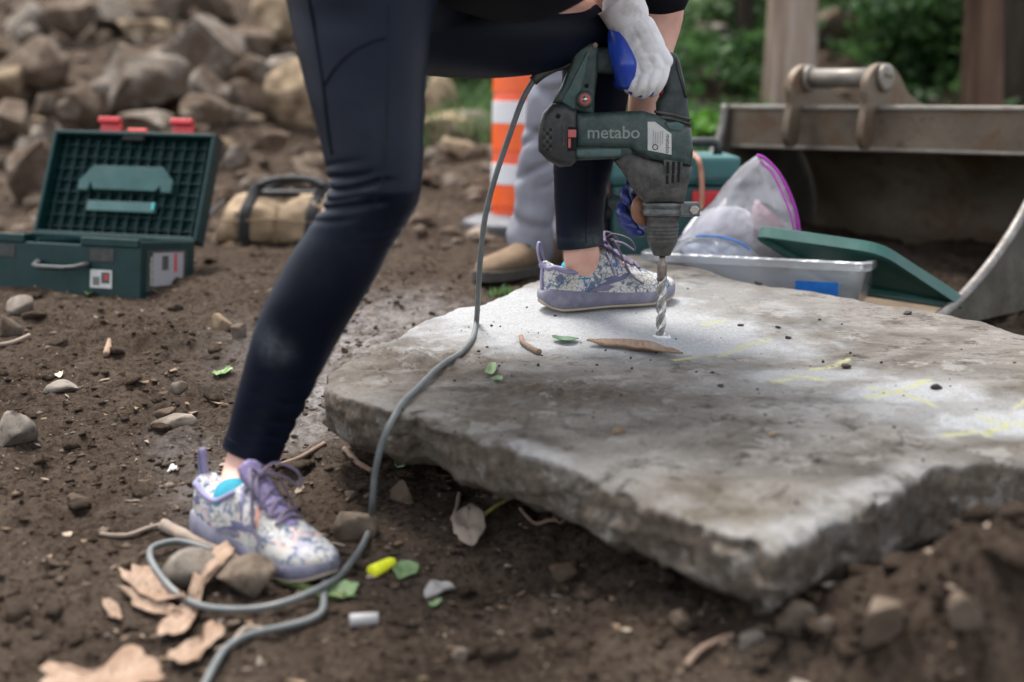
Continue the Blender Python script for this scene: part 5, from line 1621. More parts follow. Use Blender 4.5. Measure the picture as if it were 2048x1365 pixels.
def boot(px, py, dy, dirx, diry):
    x_, z_ = A2(px, py)
    y_ = YP + dy
    g0 = gh(x_, y_) - .004
    f = np.array([dirx, diry, 0]); f /= np.linalg.norm(f)
    s = np.array([-f[1], f[0], 0])
    rings, sol = [], []
    for u, w_, h_ in ((-.09, .012, .06), (-.085, .030, .08), (-.06, .040, .095), (0, .042, .10), (.04, .042, .088), (.08, .044, .074), (.12, .046, .066), (.15, .045, .060), (.175, .038, .052), (.19, .026, .042), (.198, .008, .03)):
        rings.append(np.array([np.array([x_, y_, g0]) + f * u + s * w_ * math.cos(a) * 1.0 + np.array([0, 0, .022 + (h_ - .022) * max(0, math.sin(a)) ** .6 if math.sin(a) > 0 else .02]) for a in np.linspace(0, 2 * np.pi, 24, endpoint=False)]))
        sol.append(np.array([np.array([x_, y_, g0]) + f * u * 1.03 + s * (w_ + .004) * (1 if k in (0, 3) else -1) + np.array([0, 0, 0.0 if k in (0, 1) else .026]) for k in (0, 1, 2, 3)]))
    b = fix_normals(obj('boot', loft(rings), m_boot, p2))
    fix_normals(obj('boot_sole', loft(sol), m_bsole, b, smooth=False, bevel=.003))
    obj('boot_lace', tube([np.array([x_, y_, g0]) + f * .05 + s * v + np.array([0, 0, .086 - abs(v) * .4]) for v in (-.03, 0, .03)], .004, 6), m_bsole, b)
boot(1066, 535, 0.0, -0.62, -0.75)
boot(1172, 515, .10, 0.2, -0.95)

# ------------------------------------------------------------------ green storage box behind the drill
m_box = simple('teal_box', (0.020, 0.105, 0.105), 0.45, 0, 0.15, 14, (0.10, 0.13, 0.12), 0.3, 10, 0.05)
YB = 3.46
xL, xR = AY(1228, 400, YB)[0], AY(1475, 400, YB)[0]
gb = gh((xL + xR) / 2, YB) - .01
zt_ = AY(1420, 315, YB)[2]
box2 = thing('storage_box', 'teal green storage box with black handle and red latches behind the plastic bag', 'box', ((xL + xR) / 2, YB + .14, gb))
bxc = (xL + xR) / 2
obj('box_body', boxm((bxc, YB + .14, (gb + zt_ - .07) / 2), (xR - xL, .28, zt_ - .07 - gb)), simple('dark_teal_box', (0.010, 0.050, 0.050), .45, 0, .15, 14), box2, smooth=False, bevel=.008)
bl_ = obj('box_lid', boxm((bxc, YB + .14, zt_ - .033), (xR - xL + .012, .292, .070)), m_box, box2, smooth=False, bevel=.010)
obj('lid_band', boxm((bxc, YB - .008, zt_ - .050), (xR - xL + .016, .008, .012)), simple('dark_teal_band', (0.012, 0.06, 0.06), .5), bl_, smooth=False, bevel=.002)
zr = AY(1415, 398, YB)[2]
for p_ in (1295, 1415):
    lx_ = AY(p_, 398, YB)[0]
    obj('latch', boxm((lx_, YB - .006, zr), (.075, .016, .040)), m_red, box2, smooth=False, bevel=.004)
zh = AY(1415, 288, YB)[2]
hx0, hx1 = AY(1300, 288, YB)[0], AY(1450, 288, YB)[0]
obj('carry_handle', tube([(hx0, YB + .12, zt_ - .002), (hx0, YB + .12, zh - .004), (hx0 + .012, YB + .12, zh), (hx1 - .012, YB + .12, zh), (hx1, YB + .12, zh - .004), (hx1, YB + .12, zt_ - .002)], .012, 8), m_black, box2)
cordp = [AY(1388, 300, YB - .02), AY(1396, 318, YB - .02), AY(1402, 345, YB - .02), AY(1404, 385, YB - .018), AY(1402, 420, YB - .016)]
cordp = [np.array([AY(1384, 309, YB + .10)[0], YB + .10, zt_ + .006])] + cordp[1:]
tag(obj('rubber_band', tube(cat(np.array(cordp), 6), .0065, 8, flat=.5), simple('copper_strap', (0.42, 0.20, 0.13), .6)), 'copper coloured strap hanging over the front of the teal box', 'strap')

# ------------------------------------------------------------------ clear bin with bags, green bin lid
def clear_mat(name, tint=(0.9, 0.92, 0.95), white=0.25, rough=0.12, gloss=0.15):
    m = bpy.data.materials.new(name); m.use_nodes = True
    t = m.node_tree; t.nodes.clear()
    out = t.nodes.new('ShaderNodeOutputMaterial')
    tr_ = t.nodes.new('ShaderNodeBsdfTransparent'); tr_.inputs[0].default_value = (*tint, 1)
    gl_ = t.nodes.new('ShaderNodeBsdfGlossy'); gl_.inputs['Roughness'].default_value = rough
    df = t.nodes.new('ShaderNodeBsdfDiffuse'); df.inputs[0].default_value = (0.75, 0.77, 0.80, 1)
    ts = t.nodes.new('ShaderNodeBsdfTranslucent'); ts.inputs[0].default_value = (0.75, 0.77, 0.80, 1)
    ad = t.nodes.new('ShaderNodeMixShader'); ad.inputs[0].default_value = 0.5
    m1 = t.nodes.new('ShaderNodeMixShader'); m1.inputs[0].default_value = white
    m2 = t.nodes.new('ShaderNodeMixShader')
    fr = t.nodes.new('ShaderNodeFresnel'); fr.inputs[0].default_value = 1.5
    mu = t.nodes.new('ShaderNodeMath'); mu.operation = 'MULTIPLY_ADD'; mu.inputs[1].default_value = 1.0; mu.inputs[2].default_value = gloss
    nz = t.nodes.new('ShaderNodeTexNoise'); nz.inputs['Scale'].default_value = 16; nz.inputs['Detail'].default_value = 5
    tc = t.nodes.new('ShaderNodeTexCoord'); t.links.new(tc.outputs['Object'], nz.inputs['Vector'])
    bu = t.nodes.new('ShaderNodeBump'); bu.inputs['Strength'].default_value = 0.7; bu.inputs['Distance'].default_value = 0.02
    t.links.new(nz.outputs['Fac'], bu.inputs['Height'])
    for q in (gl_, df): t.links.new(bu.outputs[0], q.inputs['Normal'])
    t.links.new(df.outputs[0], ad.inputs[1]); t.links.new(ts.outputs[0], ad.inputs[2])
    t.links.new(tr_.outputs[0], m1.inputs[1]); t.links.new(ad.outputs[0], m1.inputs[2])
    t.links.new(fr.outputs[0], mu.inputs[0]); t.links.new(mu.outputs[0], m2.inputs[0])
    t.links.new(m1.outputs[0], m2.inputs[1]); t.links.new(gl_.outputs[0], m2.inputs[2])
    t.links.new(m2.outputs[0], out.inputs['Surface'])
    return m
m_bin = clear_mat('clear_bin_plastic', (0.9, 0.92, 0.94), 0.42, 0.25, 0.03)
m_poly = clear_mat('clear_bag_plastic', (0.97, 0.96, 0.99), 0.36, 0.25, 0.0)
m_zip = simple('magenta_zip', (0.42, 0.02, 0.40), 0.35, 0, 0.1, 20)
m_cont = simple('white_powder_pack', (0.86, 0.82, 0.83), 0.8, 0, 0.08, 14, None, 0, 10, 0.3, 0.004)
bA, bB = AY(1277, 486, 3.16), AY(1738, 534, 2.95)
bA[2] = bB[2] = 0.5 * (bA[2] + bB[2])
ex_ = bB - bA; ex_[2] = 0; BL = np.linalg.norm(ex_); ex_ /= BL
ey_ = np.array([-ex_[1], ex_[0], 0])
zrim = AY(1600, 518, 3.02)[2]
gbin = gh((bA[0] + bB[0]) / 2, 3.35) - .004
BH = zrim - gbin
binn = thing('plastic_bin', 'translucent plastic bin with a blue label behind the slab', 'bin', (float((bA[0] + bB[0]) / 2), float((bA[1] + bB[1]) / 2 + .15), gbin))
def bw_(u, v, z):
    return bA + ex_ * u * BL + ey_ * v * 0.24 + np.array([0, 0, z + gbin - bA[2]])
def rect(ins, z, rr=0.03):
    out = []
    for cu, cv, a0 in ((0, 0, 180), (1, 0, 270), (1, 1, 0), (0, 1, 90)):
        for k in range(5):
            a = R(a0 + k * 22.5)
            u = (ins + rr) if cu == 0 else (BL - ins - rr)
            v = (ins + rr) if cv == 0 else (0.24 - ins - rr)
            out.append(bw_((u + rr * math.cos(a)) / BL, (v + rr * math.sin(a)) / 0.24, z))
    return np.array(out)
rings = [rect(.035, .004), rect(.014, BH - .03), rect(.012, BH - .022), rect(.0, BH - .020), rect(-.002, BH - .004), rect(.002, BH), rect(.014, BH - .002), rect(.017, BH - .03), rect(.039, .008)]
V, F = loft(rings, True)
fix_normals(obj('bin_body', (V, F), m_bin, binn, smooth=False))
lbp = [bw_(u, .045, z) for u, z in ((.70, .02), (.88, .02), (.88, BH - .045), (.70, BH - .045))]
lbp = np.array(lbp); lbq = lbp - ey_ * .002
off_ = np.array([-ey_ * (0.016 * ((p[2] - gbin) / BH)) for p in lbp])
fix_normals(obj('blue_label', loft([lbp + off_ - ey_ * .006, lbq + off_ - ey_ * .006]), simple('blue_print', (0.01, 0.13, 0.45), .5), binn, smooth=False))
def bag_mesh(poly, Y, half, seed, amp=0.02, sub=5):
    P = cat(np.array(poly, float), sub, True)
    c0 = P.mean(axis=0)
    rings = []
    for s in np.linspace(0.02, 1, 16):
        rings.append((c0 + (P - c0) * s, half * math.sqrt(max(0, 1 - s ** 2.2))))
    fr = [np.array([AY(p[0], p[1], Y) + [0, -d, 0] for p in q]) for q, d in rings]
    bk = [np.array([AY(p[0], p[1], Y) + [0, d, 0] for p in q]) for q, d in rings[::-1]][1:]
    V, F = loft(fr + bk, True)
    nz = fbm(V * 9 + seed, 4, .6)
    nz2 = fbm(V * 22 + seed * 2, 3, .6)
    V = V + np.stack([0.3 * amp * nz2, amp * nz * 2.2 + amp * .7 * nz2, 0.25 * amp * nz], 1)
    return V, F
YG = 3.20
bg1 = thing('zip_bag', 'clear zip bag with a magenta seal and white contents sticking out of the bin', 'plastic bag', tuple(float(v) for v in AY(1480, 520, YG)))
fix_normals(obj('bag_film', bag_mesh([(1512, 312), (1528, 318), (1560, 350), (1585, 400), (1598, 455), (1580, 500), (1530, 530), (1440, 540), (1375, 525), (1345, 495), (1375, 455), (1420, 405), (1465, 355)], YG, .055, 3, .016), m_poly, bg1))
zp = [AY(a, b, YG - .020) for a, b in ((1514, 311), (1530, 318), (1556, 345), (1577, 383), (1592, 425), (1599, 465))]
obj('zip_seal', tube(cat(np.array(zp), 6), .0075, 8, flat=.45), m_zip, bg1)
zp = [AY(a, b, YG - .045) for a, b in ((1520, 322), (1545, 348), (1564, 385), (1580, 425), (1588, 460))]
obj('zip_seal', tube(cat(np.array(zp), 6), .0022, 8), m_zip, bg1)
fix_normals(obj('bag_contents', bag_mesh([(1400, 425), (1450, 412), (1490, 418), (1510, 445), (1505, 490), (1470, 515), (1400, 515), (1362, 490), (1372, 455)], YG + .005, .034, 8, .008), m_cont, bg1))
fix_normals(obj('bag_contents', bag_mesh([(1510, 400), (1530, 415), (1560, 440), (1570, 480), (1540, 500), (1512, 480), (1503, 440)], YG + .012, .02, 9, .006), simple('pink_packet', (0.55, 0.24, 0.26), .6, 0, .35, 22, (0.7, 0.68, 0.68), .7, 18), bg1))
bg2 = thing('zip_bag', 'flat clear bag with a blue edge lying in the bin under the big bag', 'plastic bag', tuple(float(v) for v in AY(1420, 530, YG - .03)))
fix_normals(obj('bag_film', bag_mesh([(1350, 488), (1390, 470), (1450, 474), (1500, 492), (1520, 525), (1470, 536), (1390, 530), (1345, 515)], YG - .05, .03, 12, .014), m_poly, bg2))
fix_normals(obj('bag_contents', bag_mesh([(1365, 495), (1400, 482), (1450, 486), (1490, 500), (1500, 524), (1440, 530), (1380, 524)], YG - .045, .018, 13, .008), simple('pale_blue_pack', (0.42, 0.50, 0.62), .5, 0, .3, 22, (0.75, 0.76, 0.78), .8, 18), bg2))
obj('bag_edge', tube(cat(np.array([AY(a, b, YG - .085) for a, b in ((1392, 472), (1440, 474), (1480, 486), (1500, 500))]), 5), .003, 6), simple('blue_strip', (0.05, 0.18, 0.5), .4), bg2)
bg3 = thing('cloth_bundle', 'mauve and brown bundle in the bin beside the magenta zip bag', 'bundle', tuple(float(v) for v in AY(1550, 530, YG + .04)))
fix_normals(obj('bundle', bag_mesh([(1500, 470), (1540, 455), (1580, 470), (1600, 500), (1585, 530), (1530, 535), (1505, 510)], YG + .06, .05, 21, .016), simple('mauve_cloth', (0.19, 0.12, 0.13), .9, 0, .4, 20), bg3))
# bin lid leaning into the excavator bucket
m_lidg = simple('green_lid_plastic', (0.006, 0.065, 0.052), 0.42, 0, 0.15, 14, (0.05, 0.10, 0.085), 0.4, 12, 0.05)
LA, LB_, LC = AY(1500, 457, 3.08), AY(1764, 494, 2.99), AY(1942, 612, 3.08)
LD = LA + (LC - LB_)
nrm_ = np.cross(LB_ - LA, LD - LA); nrm_ /= np.linalg.norm(nrm_)
if nrm_[2] < 0: nrm_ = -nrm_
def rr_quad(ins, h_):
    cs_ = [LA, LB_, LC, LD]
    ce = sum(cs_) / 4
    out = []
    for i in range(4):
        p0, p1, p2_ = cs_[i - 1], cs_[i], cs_[(i + 1) % 4]
        d0 = (p0 - p1) / np.linalg.norm(p0 - p1); d1 = (p2_ - p1) / np.linalg.norm(p2_ - p1)
        r_ = 0.045
        for t in np.linspace(0, 1, 6):
            a = p1 + d0 * r_ * (1 - t) ** 2 + d1 * r_ * t ** 2
            out.append(a + (ce - a) / np.linalg.norm(ce - a) * ins + nrm_ * h_)
    return np.array(out)
lidt = thing('bin_lid', 'dark green plastic bin lid leaning into the excavator bucket', 'lid', tuple(float(v) for v in (LC + LD) / 2))
fix_normals(obj('lid_panel', loft([rr_quad(.016, .004), rr_quad(.016, -.004)]), m_lidg, lidt, smooth=False, bevel=.002))
fix_normals(obj('lid_rim', loft([rr_quad(0, -.016), rr_quad(0, .009), rr_quad(.004, .012), rr_quad(.018, .011), rr_quad(.022, .003), rr_quad(.022, -.006), rr_quad(.014, -.016)], closed=True), m_lidg, lidt, smooth=False))

# ------------------------------------------------------------------ excavator bucket
m_buck = mat('bucket_steel', (0.10, 0.095, 0.085), 0.6, 0.35, 0.4)
n = NT(m_buck)
c = n.ramp(n.noise(3.5, 8, 0.65), [(0.3, (0.070, 0.052, 0.036)), (0.5, (0.155, 0.122, 0.088)), (0.72, (0.25, 0.205, 0.155))])
c = n.mix(n.ramp(n.noise(9, 8, 0.7, None, 0.5), [(0.50, 0.0), (0.62, 0.7)]), c, (0.12, 0.065, 0.032))
c = n.mix(n.ramp(n.noise(24, 8, 0.7), [(0.58, 0.0), (0.7, 0.55)]), c, (0.024, 0.026, 0.032))
n.color(c); n.rough(n.ramp(n.noise(14, 6, .6), [(.3, .45), (.7, .8)]))
n.bump(n.noise(45, 8, .7), .4, .006)
m_pin = simple('pin_steel', (0.22, 0.20, 0.175), 0.5, 0.5, 0.25, 18, (0.11, 0.075, 0.05), 0.5, 10)
m_edge = simple('worn_edge', (0.20, 0.19, 0.18), 0.5, 0.5, 0.35, 30, (0.07, 0.05, 0.04), 0.8, 26, 0.4, 0.003)
m_mud = simple('muddy_side', (0.085, 0.078, 0.058), 0.75, 0.1, 0.4, 9, (0.026, 0.018, 0.012), 0.95, 13, 0.5, 0.008)
BA = R(45)
eX = np.array([math.cos(BA), -math.sin(BA), 0.004]); eX /= np.linalg.norm(eX)
eF = np.array([-math.sin(BA), -math.cos(BA), 0.0])
eU = np.cross(eF, -eX); eU /= np.linalg.norm(eU)
if eU[2] < 0: eU = -eU
BO = AY(1466, 214, 4.10)
BWd = 0.96
def bk(x_, f_, u_):
    return BO + eX * x_ + eF * f_ + eU * u_
bucket = thing('excavator_bucket', 'large rusty steel excavator bucket with two hook ears standing behind the bin', 'excavator bucket', tuple(float(v) for v in bk(BWd / 2, .1, -.46)))
# shell profile (forward, up): lip -> top -> curved back -> floor -> cutting edge
prof = [(0.0, -.105), (0.0, 0.0), (-.10, -.012), (-.24, -.06), (-.36, -.14), (-.43, -.26), (-.42, -.36), (-.34, -.43), (-.2, -.46), (.02, -.465), (.3, -.465), (.60, -.465)]
pr = cat(np.array(prof[2:]), 6)
pr = np.concatenate([[(0.0, 0.0)], pr])
inn = inset2(np.concatenate([pr, [(0.4, -.3), (0, -.1)]]), .014)[:len(pr)]
def strip(outer, inner, x0, x1):
    mb = MB()
    for a, b in ((outer, inner),):
        A0 = [bk(x0, *p) for p in a]; A1 = [bk(x1, *p) for p in a]
        B0 = [bk(x0, *p) for p in b]; B1 = [bk(x1, *p) for p in b]
        N_ = len(a)
        V = np.array(A0 + A1 + B0 + B1)
        F = []
        for i in range(N_ - 1):
            F += [(i, i + 1, N_ + i + 1, N_ + i), (2 * N_ + i, 3 * N_ + i, 3 * N_ + i + 1, 2 * N_ + i + 1), (i, 2 * N_ + i, 2 * N_ + i + 1, i + 1), (N_ + i, N_ + i + 1, 3 * N_ + i + 1, 3 * N_ + i)]
        F += [(0, N_, 3 * N_, 2 * N_), (N_ - 1, 3 * N_ - 1, 4 * N_ - 1, 2 * N_ - 1)]
        mb.add((V, F))
    return mb
fix_normals(obj('shell', strip(pr, inn, .012, BWd - .012), m_buck, bucket, smooth=False))
def bplate(name, poly, x0, x1, mm, bevel=.003, parent=None):
    return fix_normals(obj(name, loft([np.array([bk(x0, *p) for p in poly]), np.array([bk(x1, *p) for p in poly])]), mm, parent or bucket, smooth=False, bevel=bevel))
bplate('lip_plate', [(0.002, 0.004), (0.018, 0.004), (0.018, -.108), (0.002, -.108)], .004, BWd - .004, m_buck)
bplate('lip_bead', [(0.0, 0.006), (0.026, 0.006), (0.028, -.006), (0.0, -.006)], -.004, BWd + .004, m_pin, .003)
bplate('lip_bead', [(0.0, -.104), (0.022, -.104), (0.022, -.114), (0.0, -.114)], .006, BWd - .006, m_pin, .003)
arc = [(.026, .008), (.040, -.06), (.075, -.12), (.12, -.175), (.187, -.24), (.28, -.31), (.385, -.37), (.50, -.42), (.62, -.452)]
arc = cat(np.array(arc), 4)
sidep = list(map(tuple, arc)) + list(map(tuple, pr[::-1]))
bplate('side_plate', sidep, -.012, .004, m_mud, .002)
bplate('side_plate', sidep, BWd - .004, BWd + .014, m_mud, .002)
for x_ in (-.004, BWd + .005):
    P = np.array([bk(x_, p[0] + .004, p[1] - .002) for p in arc])
    obj('side_cutter', tube(P, .0125, 10), m_edge, bucket)
bplate('cutting_edge', [(.56, -.476), (.66, -.476), (.66, -.466), (.56, -.460)], -.01, BWd + .01, m_edge)
bplate('side_rib', [(.10, -.47), (.16, -.45), (-.20, -.12), (-.24, -.14)], BWd + .0145, BWd + .024, m_mud, .002)
# hook ears and pin
def ear_x(px):
    d = ray(px, 150)
    # intersect the vertical plane spanned by eX through BO
    nn = np.cross(eX, [0, 0, 1.0])
    t = (nn @ (BO - ORG)) / (nn @ d)
    return float(eX @ (ORG + d * t - BO))
xe1, xe2 = ear_x(1612), ear_x(1762)
earp = [(.062, -.085), (.050, -.115), (.030, -.105), (.022, -.060), (.020, -.006), (-.02, -.010), (-.18, -.030), (-.24, -.060), (-.20, -.020), (-.13, .012), (-.085, .040), (-.055, .085), (-.030, .112), (0.0, .124), (.030, .114), (.050, .085), (.056, .05), (.052, .01), (.060, -.04)]
earp = [(p[0] * 1.5, p[1] * .92) for p in cat(np.array(earp), 4, True)]
for xe in (xe1, xe2):
    e_ = bplate('hook_ear', earp, xe - .011, xe + .011, m_buck, .002)
    pb_ = bk(xe + .011, .005, .076)
    obj('pin_boss', lathe([(.036, 0), (.036, .010), (.030, .014), (.026, .014)], pb_, eX, 28), m_pin, e_)
    for a_ in (0.6, 2.7):
        q_ = bk(xe + .024, .005 + .012 * math.cos(a_), .076 + .012 * math.sin(a_))
        obj('boss_bolt', lathe([(.006, 0), (.006, .004), (.003, .005)], q_, eX, 8), m_buck, e_)
obj('hinge_pin', tube([bk(xe1, .005, .076), bk(xe2, .005, .076)], .026, 24), m_pin, bucket)
yc = bk(ear_x(1735), -.03, .008)
tag(obj('yellow_cap', lathe([(.014, -.01), (.015, .004), (.011, .014), (.004, .018)], yc, (0.2, -.2, 1), 18), simple('yellow_plastic', (0.75, 0.42, 0.01), .4)), 'small yellow cap on top of the bucket behind its lip', 'cap')

# ------------------------------------------------------------------ trees and greenery
def leafmat(name, a, b, trans=0.35):
    m = mat(name, a, 0.55, 0, 0.3)
    n = NT(m)
    gi = n.new('ShaderNodeNewGeometry')
    c = n.ramp(gi.outputs['Random Per Island'], [(0.0, a), (1.0, b)])
    n.color(c)
    tl = n.new('ShaderNodeBsdfTranslucent')
    n.link(c, tl.inputs[0])
    mx = n.new('ShaderNodeMixShader'); mx.inputs[0].default_value = trans
    n.link(n.b.outputs[0], mx.inputs[1]); n.link(tl.outputs[0], mx.inputs[2])
    n.link(mx.outputs[0], n.out.inputs['Surface'])
    return m
m_leafd = leafmat('leaf_dark', (0.012, 0.036, 0.010), (0.085, 0.17, 0.05), 0.45)
m_leafb = leafmat('leaf_bright', (0.04, 0.13, 0.010), (0.13, 0.30, 0.035), 0.5)
m_leafm = leafmat('leaf_mid', (0.03, 0.075, 0.022), (0.13, 0.21, 0.08), 0.45)
m_bark = mat('bark_pale', (0.25, 0.2, 0.16), 0.95, 0, 0.1)
def barkify(m, a, b, c3):
    n = NT(m)
    mp = n.new('ShaderNodeMapping'); mp.inputs['Scale'].default_value = (9, 9, 1.1); n.link(n.O, mp.inputs['Vector'])
    f = n.noise(1.6, 8, .65, mp.outputs[0], .6)
    n.color(n.ramp(f, [(0.3, a), (0.5, b), (0.7, c3)]))
    n.bump(f, .8, .03)
barkify(m_bark, (0.13, 0.10, 0.08), (0.27, 0.205, 0.155), (0.40, 0.34, 0.30))
m_bark2 = mat('bark_red', (0.12, 0.07, 0.05), 0.95, 0, 0.1)
barkify(m_bark2, (0.035, 0.022, 0.016), (0.085, 0.052, 0.036), (0.14, 0.09, 0.065))
m_bark3 = mat('bark_dark', (0.05, 0.04, 0.03), 0.95, 0, 0.1)
barkify(m_bark3, (0.015, 0.012, 0.010), (0.04, 0.032, 0.025), (0.08, 0.065, 0.05))
def leaves(pts, size, seed, flat=0.5):
    g = np.random.default_rng(seed)
    N = len(pts)
    d = g.normal(size=(N, 3)); d[:, 2] *= 0.6; d /= np.linalg.norm(d, axis=1)[:, None]
    r_ = g.normal(size=(N, 3))
    s = np.cross(d, r_); s /= np.linalg.norm(s, axis=1)[:, None]
    u = np.cross(s, d)
    L = size * g.uniform(.6, 1.3, N)[:, None]
    P = np.asarray(pts)
    V = np.stack([P, P + d * L * .5 + s * L * .32 - u * L * .06, P + d * L - u * L * .12, P + d * L * .5 - s * L * .32 - u * L * .06], 1).reshape(-1, 3)
    F = np.arange(N * 4).reshape(-1, 4)
    return V, F
def clump_pts(center, rad, nclump, nper, seed, crad=0.3):
    g = np.random.default_rng(seed)
    cc = g.normal(size=(nclump, 3)); cc /= np.linalg.norm(cc, axis=1)[:, None]
    cc = cc * (g.uniform(size=(nclump, 1)) ** .5) * np.asarray(rad) + np.asarray(center)
    pts = []
    for c_ in cc:
        k = g.normal(size=(nper, 3)) * np.asarray(rad) * crad * g.uniform(.6, 1.3)
        pts.append(c_ + k)
    return np.concatenate(pts), cc
def tree(name, label, px, py, Y, r0, h, mm, lean=(0, 0), crown=None, leafm=None, seed=1, lsize=.12, group='trees on the bank', ncl=24, nper=45):
    x_ = AY(px, py, Y)[0]
    z_ = gh(x_, Y) - .1
    t = thing(name, label, 'tree', (x_, Y, z_), group)
    g = np.random.default_rng(seed)
    P = [np.array([x_ + lean[0] * f * h + .04 * math.sin(f * 5 + seed), Y + lean[1] * f * h, z_ + f * h]) for f in np.linspace(0, 1, 9)]
    Pd = cat(np.array(P), 6)
    rr = np.interp(np.linspace(0, 1, len(Pd)), [0, .04, .12, 1], [1.5, 1.15, 1.0, .45]) * r0
    V, F = tube_r(Pd, rr, 28)
    V = V + 0.10 * r0 * fbm(V * np.array([7, 7, .8]) + seed, 3)[:, None] * np.array([1, 1, 0])
    tk = obj('trunk', (V, F), mm, t)
    cp_, cc = clump_pts((P[-1][0], Y, P[-1][2] + crown[2] * .2), crown, ncl, nper, seed)
    for k in range(7):
        e = cc[k]
        s0 = Pd[int(len(Pd) * g.uniform(.6, .95))]
        obj('limb', tube_r(cat(np.array([s0, 0.5 * (s0 + e) + [0, 0, .15], e]), 6), np.linspace(r0 * .35, r0 * .08, 13), 8), mm, tk)
    obj('crown', leaves(cp_, lsize, seed), leafm, t, smooth=False)
    return t
tree('tree', 'pale barked tree trunk rising behind the excavator bucket', 1562, 200, 5.9, .100, 4.2, m_bark, (-.012, 0), (1.7, 1.5, .9), m_leafm, 1)
tree('tree', 'reddish brown tree trunk behind the right half of the bucket', 1945, 200, 5.7, .075, 4.6, m_bark2, (.01, 0), (1.8, 1.6, 1.0), m_leafd, 2)
tree('tree', 'dark tree trunk at the right edge of the picture', 2046, 150, 6.0, .10, 4.8, m_bark3, (.01, 0), (1.9, 1.7, 1.0), m_leafd, 3)
tree('tree', 'thin dark trunk just left of the pale barked tree', 1502, 180, 6.5, .035, 3.6, m_bark3, (.01, 0), (.9, .9, .7), m_leafd, 4, ncl=25)
tree('tree', 'slim shaded trunk far back between the pale and reddish trunks', 1690, 120, 9.5, .10, 5.0, m_bark3, (.0, 0), (1.9, 1.7, 1.0), m_leafd, 6)
def shrub(name, label, px, py, Y, rad, leafm, seed, ncl=26, nper=70, ls=.06, up=0.0, group='shrubs on the bank'):
    x_ = AY(px, py, Y)[0]
    zc = AY(px, py, Y)[2]
    z_ = gh(x_, Y)
    t = thing(name, label, 'shrub', (x_, Y, z_), group)
    cp_, cc = clump_pts((x_, Y, max(zc, z_ + rad[2] * .5)), rad, ncl, nper, seed, .22)
    cp_[:, 2] = np.maximum(cp_[:, 2], ground_h(cp_[:, 0], cp_[:, 1]) + .01)
    obj('foliage', leaves(cp_, ls, seed), leafm, t, smooth=False)
    for k in range(6):
        obj('stem', tube_r(cat(np.array([[x_ + .02 * k, Y, z_ - .02], [x_ + (cc[k][0] - x_) * .4, Y + (cc[k][1] - Y) * .4, z_ + (cc[k][2] - z_) * .55], cc[k]]), 5), np.linspace(.012, .004, 11), 6), m_bark3, t)
    return t
shrub('shrub', 'leafy shrub between the raised arm and the pale trunk', 1420, 120, 6.9, (.42, .4, .38), m_leafm, 11, 30)
shrub('shrub', 'low dark shrub right behind the drill', 1400, 200, 6.2, (.28, .3, .16), m_leafd, 12, 18)
shrub('shrub', 'bright backlit leaves hanging at the top edge above the hook ears', 1760, 15, 8.2, (.75, .5, .26), m_leafb, 13, 34, 80, .09)
shrub('shrub', 'dark leafy shrub in front of the reddish trunk', 1850, 85, 6.5, (.36, .3, .26), m_leafd, 14, 30, 70, .065)
shrub('shrub', 'dark shrub in the top right corner', 2010, 30, 6.6, (.5, .4, .3), m_leafd, 15, 30)
shrub('shrub', 'trailing leaves low on the bank behind the hinge pin', 1690, 160, 7.3, (.45, .4, .2), m_leafd, 16, 22)
shrub('shrub', 'green weeds at the foot of the bank left of the bucket', 1420, 262, 5.4, (.26, .3, .07), m_leafb, 17, 18, 60, .05)
shrub('shrub', 'grassy weeds right of the large tan boulder', 945, 225, 6.2, (.20, .3, .22), m_leafm, 18, 22, 60, .06)
shrub('shrub', 'dark undergrowth filling the bank left of the pale trunk', 1370, 40, 7.8, (.45, .4, .4), m_leafd, 19, 30, 70, .07)
for i, (px_, py_, w_, h_, Yr, kd, lab) in enumerate(((1400, 105, 120, 70, 6.6, 'p', 'mossy pale rock on the bank right of the bare arm'), (1700, 130, 170, 110, 7.0, 'b', 'shaded brown rock on the bank between the tree trunks'), (1405, 185, 100, 56, 6.0, 'p', 'pale rock on the bank just right of the drill handle'), (1820, 190, 160, 60, 6.6, 'b', 'dark rock on the bank behind the right hook ear'), (1460, 60, 100, 70, 6.9, 'g', 'grey rock high on the bank left of the pale trunk'), (1445, 150, 90, 50, 6.3, 'b', 'brown rock on the bank left of the thin dark trunk'), (1660, 70, 120, 70, 7.4, 't', 'tan rock high on the bank right of the pale trunk'), (1755, 60, 100, 60, 7.4, 'g', 'grey rock high on the bank above the hinge pin'))):
    put_rock('bank_rock', lab, px_, py_, w_, h_, kd, 700 + i, Y=Yr, group='rocks on the bank')
